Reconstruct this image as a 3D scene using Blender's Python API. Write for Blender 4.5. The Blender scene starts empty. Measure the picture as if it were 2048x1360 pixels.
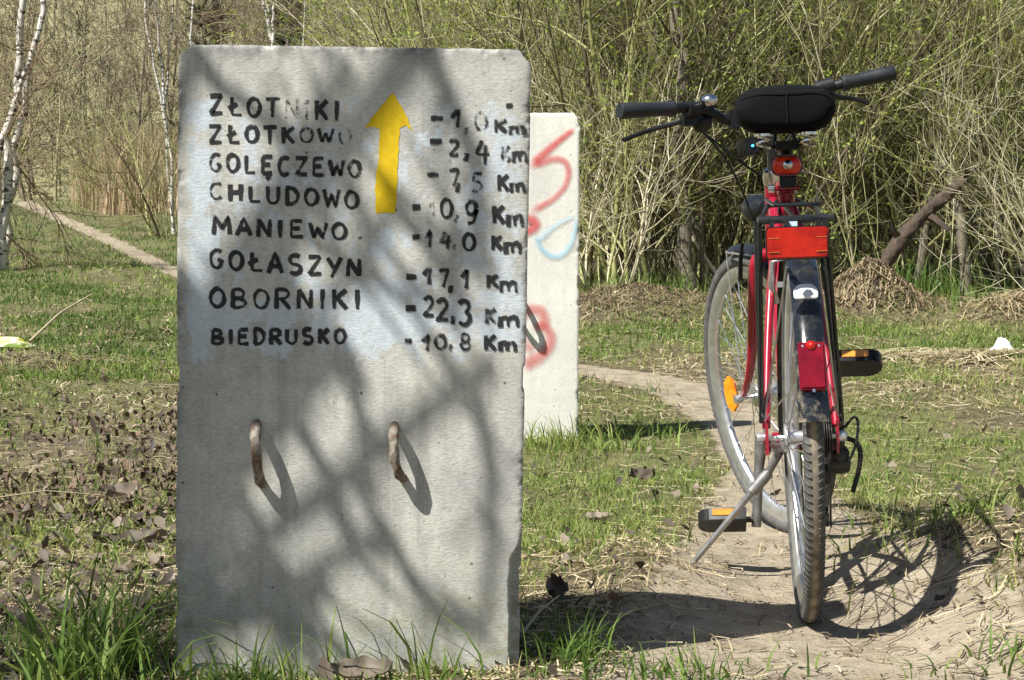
import bpy, bmesh, math, random
import numpy as np
from mathutils import Vector, Matrix, Euler
random.seed(7); RNG = np.random.default_rng(7)
SC = bpy.context.scene; COL = SC.collection
# ------------------------------------------------------------------ camera, sky, sun, exposure
CAM_H, PITCH, FPX = 0.7244, 0.05324, 3837.85
cam_d = bpy.data.cameras.new('camera'); cam = bpy.data.objects.new('camera', cam_d); COL.objects.link(cam)
cam.location = (0, 0, CAM_H); cam.rotation_euler = (math.pi/2-PITCH, 0, 0)
cam_d.sensor_width = 36; cam_d.lens = 36*FPX/2048; cam_d.clip_start = 0.05; cam_d.clip_end = 2000
SC.camera = cam
SUN_K = (0.62, 0.48)                      # shadow shift (x, y) per metre of height
sun_el = math.atan(1/math.hypot(*SUN_K)); sun_az = math.atan2(-SUN_K[0], -SUN_K[1])   # azimuth of the sun from +Y towards +X
W = bpy.data.worlds.new('World'); SC.world = W; W.use_nodes = True
nt = W.node_tree; bg = nt.nodes['Background']; sky = nt.nodes.new('ShaderNodeTexSky')
sky.sky_type = 'NISHITA'; sky.sun_disc = False; sky.sun_elevation = sun_el; sky.sun_rotation = sun_az
nt.links.new(sky.outputs[0], bg.inputs[0]); bg.inputs[1].default_value = 0.05
sl = bpy.data.lights.new('sun', 'SUN'); sun = bpy.data.objects.new('sun', sl); COL.objects.link(sun)
sl.energy = 5.0; sl.angle = math.radians(0.5); sl.color = (1, .97, .91)
sun.rotation_euler = Vector((-SUN_K[0], -SUN_K[1], 1)).to_track_quat('Z', 'Y').to_euler(); sun.location = (-6, -4, 12)
SC.view_settings.view_transform = 'Standard'; SC.view_settings.look = 'None'
SC.view_settings.exposure = 0.90; SC.view_settings.gamma = 1
SC.render.engine = 'CYCLES'; SC.cycles.max_bounces = 6; SC.cycles.transparent_max_bounces = 12

# ------------------------------------------------------------------ helpers
def tag(o, label=None, cat=None, group=None, kind=None):
    if label: o['label'] = label
    if cat: o['category'] = cat
    if group: o['group'] = group
    if kind: o['kind'] = kind
    return o
def empty(name, loc=(0, 0, 0)):
    o = bpy.data.objects.new(name, None); COL.objects.link(o); o.location = loc; o.empty_display_size = .1
    return o
def ray(u, v):                                    # view ray of a photograph pixel, used to measure where things stand
    a = (u-1024)/FPX; b = (680-v)/FPX; c, s = math.cos(PITCH), math.sin(PITCH)
    return np.array([a, c+b*s, -s+b*c])
def at(u, v, Y):
    d = ray(u, v); t = Y/d[1]; return np.array([0, 0, CAM_H])+d*t
def hash2(ix, iy, s):
    h = (ix*374761393+iy*668265263+s*974711) & 0x7fffffff
    h = ((h ^ (h >> 13))*1274126177) & 0x7fffffff
    return ((h ^ (h >> 16)) & 0xffff)/65535.0
def vn(x, y, s=0):
    x = np.asarray(x, float); y = np.asarray(y, float)
    ix = np.floor(x).astype(np.int64); iy = np.floor(y).astype(np.int64); fx = x-ix; fy = y-iy
    fx = fx*fx*(3-2*fx); fy = fy*fy*(3-2*fy)
    return (hash2(ix, iy, s)*(1-fx)+hash2(ix+1, iy, s)*fx)*(1-fy)+(hash2(ix, iy+1, s)*(1-fx)+hash2(ix+1, iy+1, s)*fx)*fy
def fbm(x, y, s=0, o=4):
    t = 0; a = .5
    for k in range(o):
        t = t+a*vn(np.asarray(x)*2**k, np.asarray(y)*2**k, s+k*17); a *= .5
    return t/(1-.5**o)
def sm(a, b, x): t = np.clip((x-a)/(b-a), 0, 1); return t*t*(3-2*t)

class NM:                                          # numpy mesh collector (quads / tris with per-vertex tint)
    def __init__(s): s.v = []; s.q = []; s.t = []; s.c = []; s.n = 0
    def add(s, v, quads=None, tris=None, tint=None):
        v = np.asarray(v, float).reshape(-1, 3)
        if quads is not None and len(quads): s.q.append(np.asarray(quads, np.int64).reshape(-1, 4)+s.n)
        if tris is not None and len(tris): s.t.append(np.asarray(tris, np.int64).reshape(-1, 3)+s.n)
        s.c.append(np.broadcast_to(np.asarray(.5 if tint is None else tint, float), (len(v),)).copy()); s.v.append(v); s.n += len(v)
    def build(s, name, mat, parent=None, smooth=True, attr='tint'):
        v = np.concatenate(s.v); q = np.concatenate(s.q) if s.q else np.zeros((0, 4), int); t = np.concatenate(s.t) if s.t else np.zeros((0, 3), int)
        me = bpy.data.meshes.new(name); me.vertices.add(len(v)); me.vertices.foreach_set('co', v.ravel())
        nl = q.size+t.size; me.loops.add(nl); me.loops.foreach_set('vertex_index', np.concatenate([q.ravel(), t.ravel()]).astype(np.int32))
        me.polygons.add(len(q)+len(t))
        me.polygons.foreach_set('loop_start', np.concatenate([np.arange(len(q))*4, q.size+np.arange(len(t))*3]).astype(np.int32))
        if smooth: me.polygons.foreach_set('use_smooth', np.ones(len(q)+len(t), bool))
        a = me.attributes.new(attr, 'FLOAT', 'POINT'); a.data.foreach_set('value', np.concatenate(s.c).astype(np.float32))
        me.update(calc_edges=True); me.validate(); me.materials.append(mat)
        o = bpy.data.objects.new(name, me); COL.objects.link(o)
        if parent: o.parent = parent
        return o
    def tubes(s, P, R, sides=4, tint=.5):          # P (M,N,3) many tubes at once
        P = np.asarray(P, float); M, N, _ = P.shape; R = np.broadcast_to(R, (M, N))
        T = np.gradient(P, axis=1); T /= np.linalg.norm(T, axis=2, keepdims=True)+1e-9
        ref = np.cross(T[:, N//2], RNG.normal(size=(M, 3))); ref /= np.linalg.norm(ref, axis=1, keepdims=True)+1e-9
        A = ref[:, None]-T*np.sum(ref[:, None]*T, axis=2, keepdims=True); A /= np.linalg.norm(A, axis=2, keepdims=True)+1e-9
        B = np.cross(T, A); th = np.arange(sides)*2*math.pi/sides
        V = P[:, :, None]+R[:, :, None, None]*(A[:, :, None]*np.cos(th)[None, None, :, None]+B[:, :, None]*np.sin(th)[None, None, :, None])
        idx = np.arange(M*N*sides).reshape(M, N, sides); n = np.roll(idx, -1, axis=2)
        q = np.stack([idx[:, :-1], n[:, :-1], n[:, 1:], idx[:, 1:]], -1)
        t = np.broadcast_to(np.asarray(tint, float).reshape(-1, 1, 1), (M, N, sides)).ravel()
        s.add(V, q, tint=t)

class MB:                                          # small solid-modelling collector for the bicycle and other hard things
    def __init__(s, xf=None): s.v = []; s.f = []; s.xf = xf; s.a = []
    def _add(s, vs, fs, a=0.0):
        n = len(s.v)
        for p in vs:
            p = np.asarray(p, float); s.v.append(s.xf(p) if s.xf else p); s.a.append(a)
        s.f += [tuple(i+n for i in f) for f in fs]
        return n
    def tube(s, pts, r, sides=10, closed=False, smoothn=0, caps=True, flat=None):
        P = np.array(pts, float); N0 = len(P); r = np.interp(np.linspace(0, 1, N0), np.linspace(0, 1, len(r)), r) if hasattr(r, '__len__') else np.full(N0, r)
        for _ in range(smoothn):                   # corner cutting
            if closed:
                Q = np.roll(P, -1, 0); P = np.stack([P*.75+Q*.25, P*.25+Q*.75], 1).reshape(-1, 3); q = np.roll(r, -1); r = np.stack([r*.75+q*.25, r*.25+q*.75], 1).ravel()
            else:
                a, b = P[:-1], P[1:]; ra, rb = r[:-1], r[1:]
                M_ = np.stack([a*.75+b*.25, a*.25+b*.75], 1).reshape(-1, 3); rm = np.stack([ra*.75+rb*.25, ra*.25+rb*.75], 1).ravel()
                P = np.concatenate([P[:1], M_[1:-1], P[-1:]]) if len(M_) > 2 else P; r = np.concatenate([r[:1], rm[1:-1], r[-1:]]) if len(rm) > 2 else r
        N = len(P)
        T = (np.roll(P, -1, 0)-np.roll(P, 1, 0)) if closed else np.gradient(P, axis=0)
        T /= np.linalg.norm(T, axis=1, keepdims=True)+1e-12
        a = np.cross(T[0], [.31, .22, .92]);
        if np.linalg.norm(a) < .1: a = np.cross(T[0], [1, 0, 0])
        vs = []
        for i in range(N):
            a = a-T[i]*np.dot(a, T[i]); a /= np.linalg.norm(a); b = np.cross(T[i], a)
            for k in range(sides):
                t = 2*math.pi*k/sides; vs.append(P[i]+r[i]*(a*math.cos(t)+b*math.sin(t)))
        fs = []
        for i in range(N if closed else N-1):
            j = (i+1) % N
            for k in range(sides): l = (k+1) % sides; fs.append((i*sides+k, i*sides+l, j*sides+l, j*sides+k))
        if not closed and caps: fs += [tuple(range(sides))[::-1], tuple((N-1)*sides+k for k in range(sides))]
        return s._add(vs, fs)
    def box(s, c, size, rot=None):
        c = np.array(c, float); h = np.array(size)/2; Rm = np.array(Euler(rot).to_matrix()) if rot is not None else np.eye(3)
        vs = [c+Rm@(h*np.array([x, y, z])) for x in (-1, 1) for y in (-1, 1) for z in (-1, 1)]
        return s._add(vs, [(0, 1, 3, 2), (4, 6, 7, 5), (0, 4, 5, 1), (2, 3, 7, 6), (0, 2, 6, 4), (1, 5, 7, 3)])
    def lathe(s, c, axis, prof, n=24, closed_prof=False, caps=False, arc=None):   # prof: (along axis, radius)
        axis = np.array(axis, float); axis /= np.linalg.norm(axis); a = np.cross(axis, [0, .6, .8])
        if np.linalg.norm(a) < .2: a = np.cross(axis, [1, 0, 0])
        a /= np.linalg.norm(a); b = np.cross(axis, a); c = np.array(c, float); m = len(prof); vs = []
        for i in range(n):
            t = 2*math.pi*i/n; d = a*math.cos(t)+b*math.sin(t)
            for (z, r) in prof: vs.append(c+axis*z+d*r)
        fs = []
        for i in range(n):
            j = (i+1) % n
            for k in range(m if closed_prof else m-1): l = (k+1) % m; fs.append((i*m+k, i*m+l, j*m+l, j*m+k))
        if caps: fs += [tuple(i*m for i in range(n)), tuple(i*m+m-1 for i in range(n))[::-1]]
        return s._add(vs, fs)
    def prism(s, outline, c, ax, ay, depth):       # outline in 2D, extruded along ax x ay
        ax = np.array(ax, float); ay = np.array(ay, float); n_ = np.cross(ax, ay); c = np.array(c, float); m = len(outline)
        vs = [c+ax*x+ay*y-n_*depth/2 for x, y in outline]+[c+ax*x+ay*y+n_*depth/2 for x, y in outline]
        return s._add(vs, [tuple(range(m))[::-1], tuple(range(m, 2*m))]+[(i, (i+1) % m, m+(i+1) % m, m+i) for i in range(m)])
    def loft(s, rings, closed=True, caps=True):
        m = len(rings[0]); vs = [p for r in rings for p in r]; fs = []
        for i in range(len(rings)-1):
            for k in range(m if closed else m-1): l = (k+1) % m; fs.append((i*m+k, i*m+l, (i+1)*m+l, (i+1)*m+k))
        if caps: fs += [tuple(range(m))[::-1], tuple((len(rings)-1)*m+k for k in range(m))]
        return s._add(vs, fs)
    def build(s, name, mat, parent=None, smooth=True, bevel=0, angle=40):
        me = bpy.data.meshes.new(name); me.from_pydata([tuple(map(float, p)) for p in s.v], [], s.f); me.materials.append(mat)
        bm = bmesh.new(); bm.from_mesh(me); bmesh.ops.recalc_face_normals(bm, faces=bm.faces)
        if bevel: bmesh.ops.bevel(bm, geom=[e for e in bm.edges if e.is_manifold and e.calc_face_angle(0) > .6], offset=bevel, segments=2, affect='EDGES', clamp_overlap=True)
        for f in bm.faces: f.smooth = smooth
        if smooth:
            for e in bm.edges: e.smooth = e.calc_face_angle(0) < math.radians(angle)
        bm.to_mesh(me); bm.free(); me.update()
        o = bpy.data.objects.new(name, me); COL.objects.link(o)
        if parent: o.parent = parent
        return o
def rrect(w, h, r, n=5):
    out = []
    for cx, cy, a0 in ((w/2-r, h/2-r, 0), (-w/2+r, h/2-r, 90), (-w/2+r, -h/2+r, 180), (w/2-r, -h/2+r, 270)):
        for k in range(n+1): a = math.radians(a0+90*k/n); out.append((cx+r*math.cos(a), cy+r*math.sin(a)))
    return out

# ------------------------------------------------------------------ materials
class NT:
    def __init__(s, name):
        s.m = bpy.data.materials.new(name); s.m.use_nodes = True; s.t = s.m.node_tree; s.b = s.t.nodes['Principled BSDF']; s.out = s.t.nodes['Material Output']
    def n(s, typ, **kw):
        x = s.t.nodes.new('ShaderNode'+typ)
        for k, v in kw.items():
            if k.startswith('i_'): x.inputs[k[2:]].default_value = v
            else: setattr(x, k, v)
        return x
    def l(s, a, b): s.t.links.new(a, b)
    def coord(s, kind='Object', scale=None):
        c = s.n('TexCoord').outputs[kind]
        if scale is not None:
            m = s.n('Mapping'); m.inputs['Scale'].default_value = scale; s.l(c, m.inputs[0]); return m.outputs[0]
        return c
    def noise(s, co, scale, detail=4, rough=.55, dist=0):
        x = s.n('TexNoise'); x.inputs['Scale'].default_value = scale; x.inputs['Detail'].default_value = detail; x.inputs['Roughness'].default_value = rough; x.inputs['Distortion'].default_value = dist
        s.l(co, x.inputs['Vector']); return x.outputs['Fac']
    def attr(s, name): return s.n('Attribute', attribute_name=name).outputs['Fac']
    def ramp(s, fac, stops, interp='LINEAR'):
        r = s.n('ValToRGB'); r.color_ramp.interpolation = interp; e = r.color_ramp.elements
        while len(e) < len(stops): e.new(.5)
        for i, (p, c) in enumerate(stops): e[i].position = p; e[i].color = (*c, 1) if hasattr(c, '__len__') else (c, c, c, 1)
        s.l(fac, r.inputs[0]); return r.outputs[0]
    def mix(s, fac, a, b, blend='MIX'):
        x = s.n('Mix', data_type='RGBA', blend_type=blend)
        for i, v in ((0, fac), (6, a), (7, b)):
            if hasattr(v, 'links') or hasattr(v, 'is_linked'): s.l(v, x.inputs[i])
            else: x.inputs[i].default_value = (*v, 1) if hasattr(v, '__len__') else v
        return x.outputs[2]
    def math(s, op, a, b=None, clamp=False):
        x = s.n('Math', operation=op, use_clamp=clamp)
        for i, v in ((0, a), (1, b)):
            if v is None: continue
            if hasattr(v, 'is_linked'): s.l(v, x.inputs[i])
            else: x.inputs[i].default_value = v
        return x.outputs[0]
    def bump(s, h, strength=.3, dist=.01):
        b = s.n('Bump'); b.inputs['Strength'].default_value = strength; b.inputs['Distance'].default_value = dist; s.l(h, b.inputs['Height']); s.l(b.outputs[0], s.b.inputs['Normal'])
    def set(s, **kw):
        for k, v in kw.items():
            i = s.b.inputs[k.replace('_', ' ')]
            if hasattr(v, 'is_linked'): s.l(v, i)
            else: i.default_value = (*v, 1) if hasattr(v, '__len__') and len(v) == 3 else v
        return s.m

def simple(name, col, rough=.5, metal=0, var=.25, scale=40, bump=0, coat=0, spec=.5):
    N = NT(name); co = N.coord(); f = N.noise(co, scale)
    c = N.ramp(f, [(.3, tuple(x*(1-var) for x in col)), (.7, tuple(min(1, x*(1+var)) for x in col))])
    N.set(Base_Color=c, Metallic=metal, Coat_Weight=coat, Specular_IOR_Level=spec)
    r = N.n('MapRange'); r.inputs[3].default_value = max(.02, rough-.1); r.inputs[4].default_value = min(1, rough+.12); N.l(f, r.inputs[0]); N.l(r.outputs[0], N.b.inputs['Roughness'])
    if bump: N.bump(N.noise(co, scale*4), bump, .002)
    return N.m
M = {}
M['red_paint'] = simple('red_paint', (.28, .006, .022), .28, 0, .12, 30, 0, .5)
M['black_plastic'] = simple('black_plastic', (.010, .011, .012), .45, 0, .3, 60, 0, 0, .35)
M['grip_rubber'] = simple('grip_rubber', (.013, .016, .019), .55, 0, .2, 60, .1)
M['black_gloss'] = simple('black_gloss', (.012, .013, .015), .25, 0, .3, 30)
M['chrome'] = simple('chrome', (.72, .72, .72), .18, 1, .1, 30)
M['alloy'] = simple('alloy', (.62, .63, .64), .38, .85, .12, 40)
M['steel_dull'] = simple('steel_dull', (.35, .34, .33), .45, .9, .2, 50)
M['dark_steel'] = simple('dark_steel', (.06, .055, .05), .5, .8, .3, 60)
M['fabric'] = simple('fabric', (.004, .004, .005), .85, 0, .2, 25, .35, 0, .12)
M['white_sticker'] = simple('white_sticker', (.78, .78, .76), .5, 0, .06, 50)
M['label_blue'] = simple('label_blue', (.5, .62, .70), .4, 0, .08, 30)
M['spoke'] = simple('spoke', (.6, .6, .6), .3, .9, .1, 30)
def lens(name, c1, c2, cell=220):
    N = NT(name); co = N.coord(); v = N.n('TexVoronoi'); v.inputs['Scale'].default_value = cell; N.l(co, v.inputs['Vector'])
    f = N.noise(co, 28, 3); c = N.ramp(f, [(.35, c1), (.68, c2)]); N.set(Base_Color=c, Roughness=.12, Coat_Weight=.25, Coat_Roughness=.08, Specular_IOR_Level=.45)
    N.bump(v.outputs['Distance'], .3, .0012); return N.m
M['red_lens'] = lens('red_lens', (.27, .002, .0015), (.47, .012, .003), 420)
M['lamp_lens'] = lens('lamp_lens', (.62, .008, .004), (.90, .07, .01), 260)
M['dark_red_lens'] = lens('dark_red_lens', (.11, .002, .008), (.18, .004, .011))
M['orange_lens'] = lens('orange_lens', (.85, .20, .01), (.95, .36, .02), 150)
M['amber_lens'] = lens('amber_lens', (.50, .19, .03), (.68, .30, .05))
def m_led():
    N = NT('blue_led'); return N.set(Base_Color=(.05, .4, .9), Emission_Color=(.1, .5, 1), Emission_Strength=1.2)
M['led'] = m_led()
def m_tyre():
    N = NT('tyre_rubber'); p = N.attr('tint'); co = N.coord(); f = N.noise(co, 45, 4)
    tread = N.math('MULTIPLY', N.ramp(p, [(.6, 0.0), (.98, .85)]), N.ramp(f, [(.3, .35), (.6, 1.0)]))
    c = N.mix(tread, N.ramp(f, [(.3, (.045, .044, .042)), (.7, (.10, .097, .09))]), N.ramp(f, [(.3, (.20, .165, .11)), (.7, (.31, .255, .175))]))
    N.set(Base_Color=c, Roughness=.75); N.bump(N.noise(co, 300, 2), .2, .001); return N.m
M['tyre'] = m_tyre()
def m_tyre2():
    N = NT('tyre_rubber_grey'); co = N.coord(); f = N.noise(co, 45, 4)
    N.set(Base_Color=N.ramp(f, [(.3, (.07, .07, .067)), (.7, (.135, .13, .123))]), Roughness=.75); N.bump(N.noise(co, 300, 2), .2, .001); return N.m
M['tyre_grey'] = m_tyre2()
def m_fender():
    N = NT('fender_black'); co = N.coord(); f = N.noise(co, 35, 6, .7); sep = N.n('SeparateXYZ'); N.l(co, sep.inputs[0])
    low = N.n('MapRange'); low.inputs[1].default_value = .58; low.inputs[2].default_value = .40; N.l(sep.outputs[2], low.inputs[0])
    d = N.math('MULTIPLY', N.ramp(f, [(.48, 0.0), (.66, 1.0)]), N.math('ADD', low.outputs[0], .12), True)
    N.set(Base_Color=N.mix(d, (.011, .013, .016), (.25, .21, .15)), Roughness=N.math('ADD', N.math('MULTIPLY', d, .5), .2), Coat_Weight=.3); return N.m
M['fender'] = m_fender()
def m_concrete(name, base, dark, warm, region=True, dirt=1.0):
    N = NT(name); co = N.coord(); big = N.noise(co, 5, 5, .6); mid = N.noise(co, 28, 5, .65); fine = N.noise(N.coord('Object', (.45, 1, 1.25)), 230, 3, .7); spk = N.noise(co, 120, 2, .5)
    c = N.ramp(big, [(.32, dark), (.55, base), (.75, warm)])
    c = N.mix(N.math('MULTIPLY', N.ramp(mid, [(.36, 1.0), (.56, 0.0)]), .38*dirt), c, tuple(x*.62 for x in dark))
    c = N.mix(N.math('MULTIPLY', N.ramp(spk, [(.29, 1.0), (.34, 0.0)]), .30*dirt), c, (.10, .095, .085))
    c = N.mix(.22, c, N.ramp(fine, [(.35, .12), (.65, .8)]), 'OVERLAY')
    vo = N.n('TexVoronoi'); vo.inputs['Scale'].default_value = 34; N.l(co, vo.inputs['Vector']); sx_ = N.n('SeparateColor'); N.l(vo.outputs['Color'], sx_.inputs[0])
    hole = N.math('MULTIPLY', N.math('LESS_THAN', vo.outputs['Distance'], .085), N.math('GREATER_THAN', sx_.outputs[0], .80)); c = N.mix(N.math('MULTIPLY', hole, .75), c, (.07, .065, .06))
    drip = N.noise(N.coord('Object', (26, 1, 1.6)), 1, 5, .65); c = N.mix(N.math('MULTIPLY', N.ramp(drip, [(.50, 0.0), (.66, 1.0)]), .30*dirt+.06), c, tuple(x*.5 for x in dark))
    if region:
        a = N.attr('tint'); pn = N.noise(N.coord('Object', (1, 1, .8)), 22, 7, .72)
        pm = N.ramp(N.math('ADD', N.math('SUBTRACT', N.math('MULTIPLY', pn, 1.9), .45), N.math('MULTIPLY', a, .55)), [(.62, 0.0), (.76, 1.0)])
        c = N.mix(N.math('MULTIPLY', pm, .8), c, N.ramp(fine, [(.3, (.42, .49, .55)), (.7, (.60, .66, .70))]))
        e = N.attr('edge'); c = N.mix(N.math('MULTIPLY', e, N.ramp(mid, [(.40, .1), (.6, .85)])), c, (.10, .10, .095))
        mo = N.attr('moss'); c = N.mix(N.math('MULTIPLY', mo, N.ramp(mid, [(.42, 0.0), (.62, .55)])), c, (.20, .19, .07))
    N.set(Base_Color=c, Roughness=.92, Specular_IOR_Level=.25)
    h = N.math('ADD', N.math('MULTIPLY', fine, .75), N.math('ADD', mid, N.math('MULTIPLY', N.ramp(spk, [(.28, 0.0), (.36, 1.0)]), .6)))
    N.bump(h, .27, .004); return N.m
M['concrete'] = m_concrete('concrete', (.55, .545, .49), (.38, .38, .355), (.63, .615, .535))
M['concrete_pale'] = m_concrete('concrete_pale', (.70, .685, .62), (.60, .59, .54), (.76, .745, .67), False, .30)
def m_paint(name, c1, c2, lo, hi, scale=60, rough=.7, use_dens=False, stretch=(1, 1, 1)):
    N = NT(name); co = N.coord('Object', stretch); f = N.noise(co, scale, 6, .72); f2 = N.noise(co, 9, 3)
    a = N.math('ADD', f, N.math('MULTIPLY', f2, .35))
    if use_dens:
        d = N.attr('tint'); al = N.ramp(N.math('ADD', N.math('MULTIPLY', d, .9), N.math('MULTIPLY', N.math('SUBTRACT', N.noise(co, 330, 3, .8), .5), N.math('ADD', N.math('MULTIPLY', d, .9), .15))), [(.08, 0.0), (1.1, .92)])
    else:
        d = N.attr('tint'); al = N.ramp(N.math('ADD', a, N.math('MULTIPLY', d, .5)), [(lo, 0.0), (hi, 1.0)])
    N.set(Base_Color=N.ramp(f, [(.35, c1), (.65, c2)]), Roughness=rough, Alpha=al, Specular_IOR_Level=.25); return N.m
M['letter_paint'] = m_paint('letter_paint', (.012, .012, .013), (.035, .035, .036), .66, .84, 75)
M['arrow_paint'] = m_paint('arrow_paint', (.54, .36, .004), (.68, .48, .012), .62, .74, 60)
M['spray_red'] = m_paint('spray_red', (.62, .085, .085), (.70, .13, .12), 0, 1, 60, .7, True)
M['spray_blue'] = m_paint('spray_blue', (.28, .56, .74), (.38, .66, .82), 0, 1, 60, .7, True)
def m_rust():
    N = NT('rusty_concrete_iron'); co = N.coord(); f = N.noise(co, 60, 5, .7)
    N.set(Base_Color=N.ramp(f, [(.35, (.30, .27, .22)), (.52, (.16, .13, .10)), (.64, (.13, .055, .025))]), Roughness=.9); N.bump(f, .8, .004); return N.m
M['rust'] = m_rust()
def m_ground():
    N = NT('ground_soil'); co = N.coord(); f1 = N.noise(co, 1.6, 5, .6); f2 = N.noise(co, 12, 6, .7); f3 = N.noise(co, 90, 4, .7)
    base = N.ramp(f2, [(.30, (.05, .04, .028)), (.48, (.12, .10, .06)), (.62, (.21, .18, .105)), (.75, (.13, .14, .05))])
    g = N.attr('green'); base = N.mix(N.math('MULTIPLY', g, N.ramp(f2, [(.35, .3), (.6, .95)])), base, N.ramp(f3, [(.3, (.05, .07, .022)), (.5, (.13, .14, .05)), (.7, (.24, .22, .10))]))
    sand = N.ramp(f2, [(.30, (.22, .18, .125)), (.55, (.335, .283, .205)), (.75, (.42, .36, .27))])
    sand = N.mix(N.ramp(f3, [(.30, .7), (.42, 0.0)]), sand, (.13, .105, .075))
    s = N.attr('tint'); sm_ = N.ramp(N.math('ADD', s, N.math('MULTIPLY', N.math('SUBTRACT', f2, .5), .9)), [(.42, 0.0), (.58, 1.0)])
    c = N.mix(sm_, base, sand)
    w = N.attr('wood'); c = N.mix(w, c, N.ramp(f2, [(.3, (.16, .14, .08)), (.5, (.25, .23, .12)), (.7, (.30, .28, .15))]))
    N.set(Base_Color=c, Roughness=.95, Specular_IOR_Level=.15)
    N.bump(N.math('ADD', f2, N.math('MULTIPLY', f3, .5)), .9, .02); return N.m
M['ground'] = m_ground()
def m_blade(name, stops, transl=.35, rough=.6, objrand=0):
    N = NT(name); t = N.attr('tint')
    if objrand: t = N.math('ADD', t, N.math('MULTIPLY', N.math('SUBTRACT', N.n('ObjectInfo').outputs['Random'], .5), objrand), True)
    c = N.ramp(t, stops); N.set(Base_Color=c, Roughness=rough, Specular_IOR_Level=.3)
    if transl:
        tr = N.n('BsdfTranslucent'); N.l(c, tr.inputs[0]); mx = N.n('MixShader'); mx.inputs[0].default_value = transl
        N.l(N.b.outputs[0], mx.inputs[1]); N.l(tr.outputs[0], mx.inputs[2]); N.l(mx.outputs[0], N.out.inputs[0])
    return N.m
M['grass'] = m_blade('grass_blade', [(0, (.05, .10, .02)), (.35, (.13, .21, .038)), (.62, (.27, .33, .08)), (.82, (.40, .37, .15)), (1, (.56, .48, .28))])
M['straw'] = m_blade('straw', [(0, (.07, .05, .035)), (.25, (.20, .15, .09)), (.6, (.40, .32, .19)), (1, (.58, .50, .34))], .15)
M['leaf_dry'] = m_blade('dry_leaf', [(0, (.035, .027, .02)), (.5, (.115, .09, .068)), (.85, (.26, .215, .16)), (1, (.33, .21, .11))], .12)
M['bark_olive'] = m_blade('olive_bark', [(0, (.045, .035, .025)), (.22, (.15, .12, .075)), (.5, (.285, .29, .11)), (.75, (.41, .41, .17)), (1, (.60, .54, .38))], 0, .6, .12)
M['bud'] = m_blade('spring_bud', [(0, (.14, .22, .03)), (.6, (.28, .37, .05)), (1, (.42, .45, .10))], .4)
M['bark_brown'] = m_blade('brown_bark', [(0, (.05, .035, .026)), (.5, (.17, .12, .08)), (1, (.36, .27, .17))], 0, .8)
M['far_twigs'] = m_blade('far_twigs', [(0, (.08, .075, .055)), (.35, (.22, .19, .125)), (.65, (.31, .285, .16)), (.85, (.28, .29, .13)), (1, (.48, .45, .32))], 0, .9)
M['reed'] = m_blade('reed', [(0, (.15, .10, .06)), (.5, (.33, .24, .14)), (1, (.52, .42, .26))], .15, .8)
M['needle'] = m_blade('needles', [(0, (.015, .03, .012)), (1, (.05, .08, .025))], .1, .8)
def m_birch():
    N = NT('birch_bark'); co = N.coord('Object', (9, 9, 26)); f = N.noise(co, 1, 4, .6); f2 = N.noise(N.coord('Object', (3, 3, 3)), 1, 3)
    N.set(Base_Color=N.mix(N.ramp(N.math('ADD', f, N.math('MULTIPLY', f2, .25)), [(.66, 0.0), (.72, 1.0)]), N.ramp(f2, [(.3, (.50, .47, .41)), (.7, (.70, .68, .62))]), (.045, .04, .035)), Roughness=.7); return N.m
M['birch'] = m_birch()
def m_trunk(name, a, b):
    N = NT(name); f = N.noise(N.coord('Object', (14, 14, 3)), 1.5, 6, .7); N.set(Base_Color=N.ramp(f, [(.3, a), (.7, b)]), Roughness=.9); N.bump(f, .8, .02); return N.m
M['trunk_grey'] = m_trunk('grey_bark', (.10, .085, .06), (.27, .235, .17))
M['log'] = m_trunk('log_bark', (.025, .018, .013), (.10, .07, .048))

# ------------------------------------------------------------------ ground
PY = np.array([-30, 0, 3.0, 3.7, 4.7, 6.0, 7.2, 8.3, 9.1, 10.2, 13, 17.3, 26, 46, 60, 400.])
PX = np.array([.3, .35, .50, .57, .66, .80, .88, .82, .40, -.40, -1.5, -3.04, -5.6, -11.7, -15, -60])
PW = np.array([.6, .6, .50, .34, .25, .13, .16, .24, .22, .19, .14, .125, .15, .27, .4, .5])
def pathd(x, y):
    px = np.interp(y, PY, PX); sl_ = (np.interp(y+.2, PY, PX)-np.interp(y-.2, PY, PX))/.4
    return np.abs(x-px)/np.sqrt(1+sl_**2)
def sandmask(x, y):
    w = np.interp(y, PY, PW); d = pathd(x, y)
    m = 1-sm(.45, 1.35, d/w)
    near = (1-sm(3.3, 4.2, y))*sm(.0, .5, x)*.55*fbm(x*2.2, y*3, 5)*1.6
    return np.clip(np.maximum(m, near), 0, 1)
def G2(x, y, cx, cy, rx, ry): return np.exp(-((x-cx)/rx)**2-((y-cy)/ry)**2)
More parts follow.
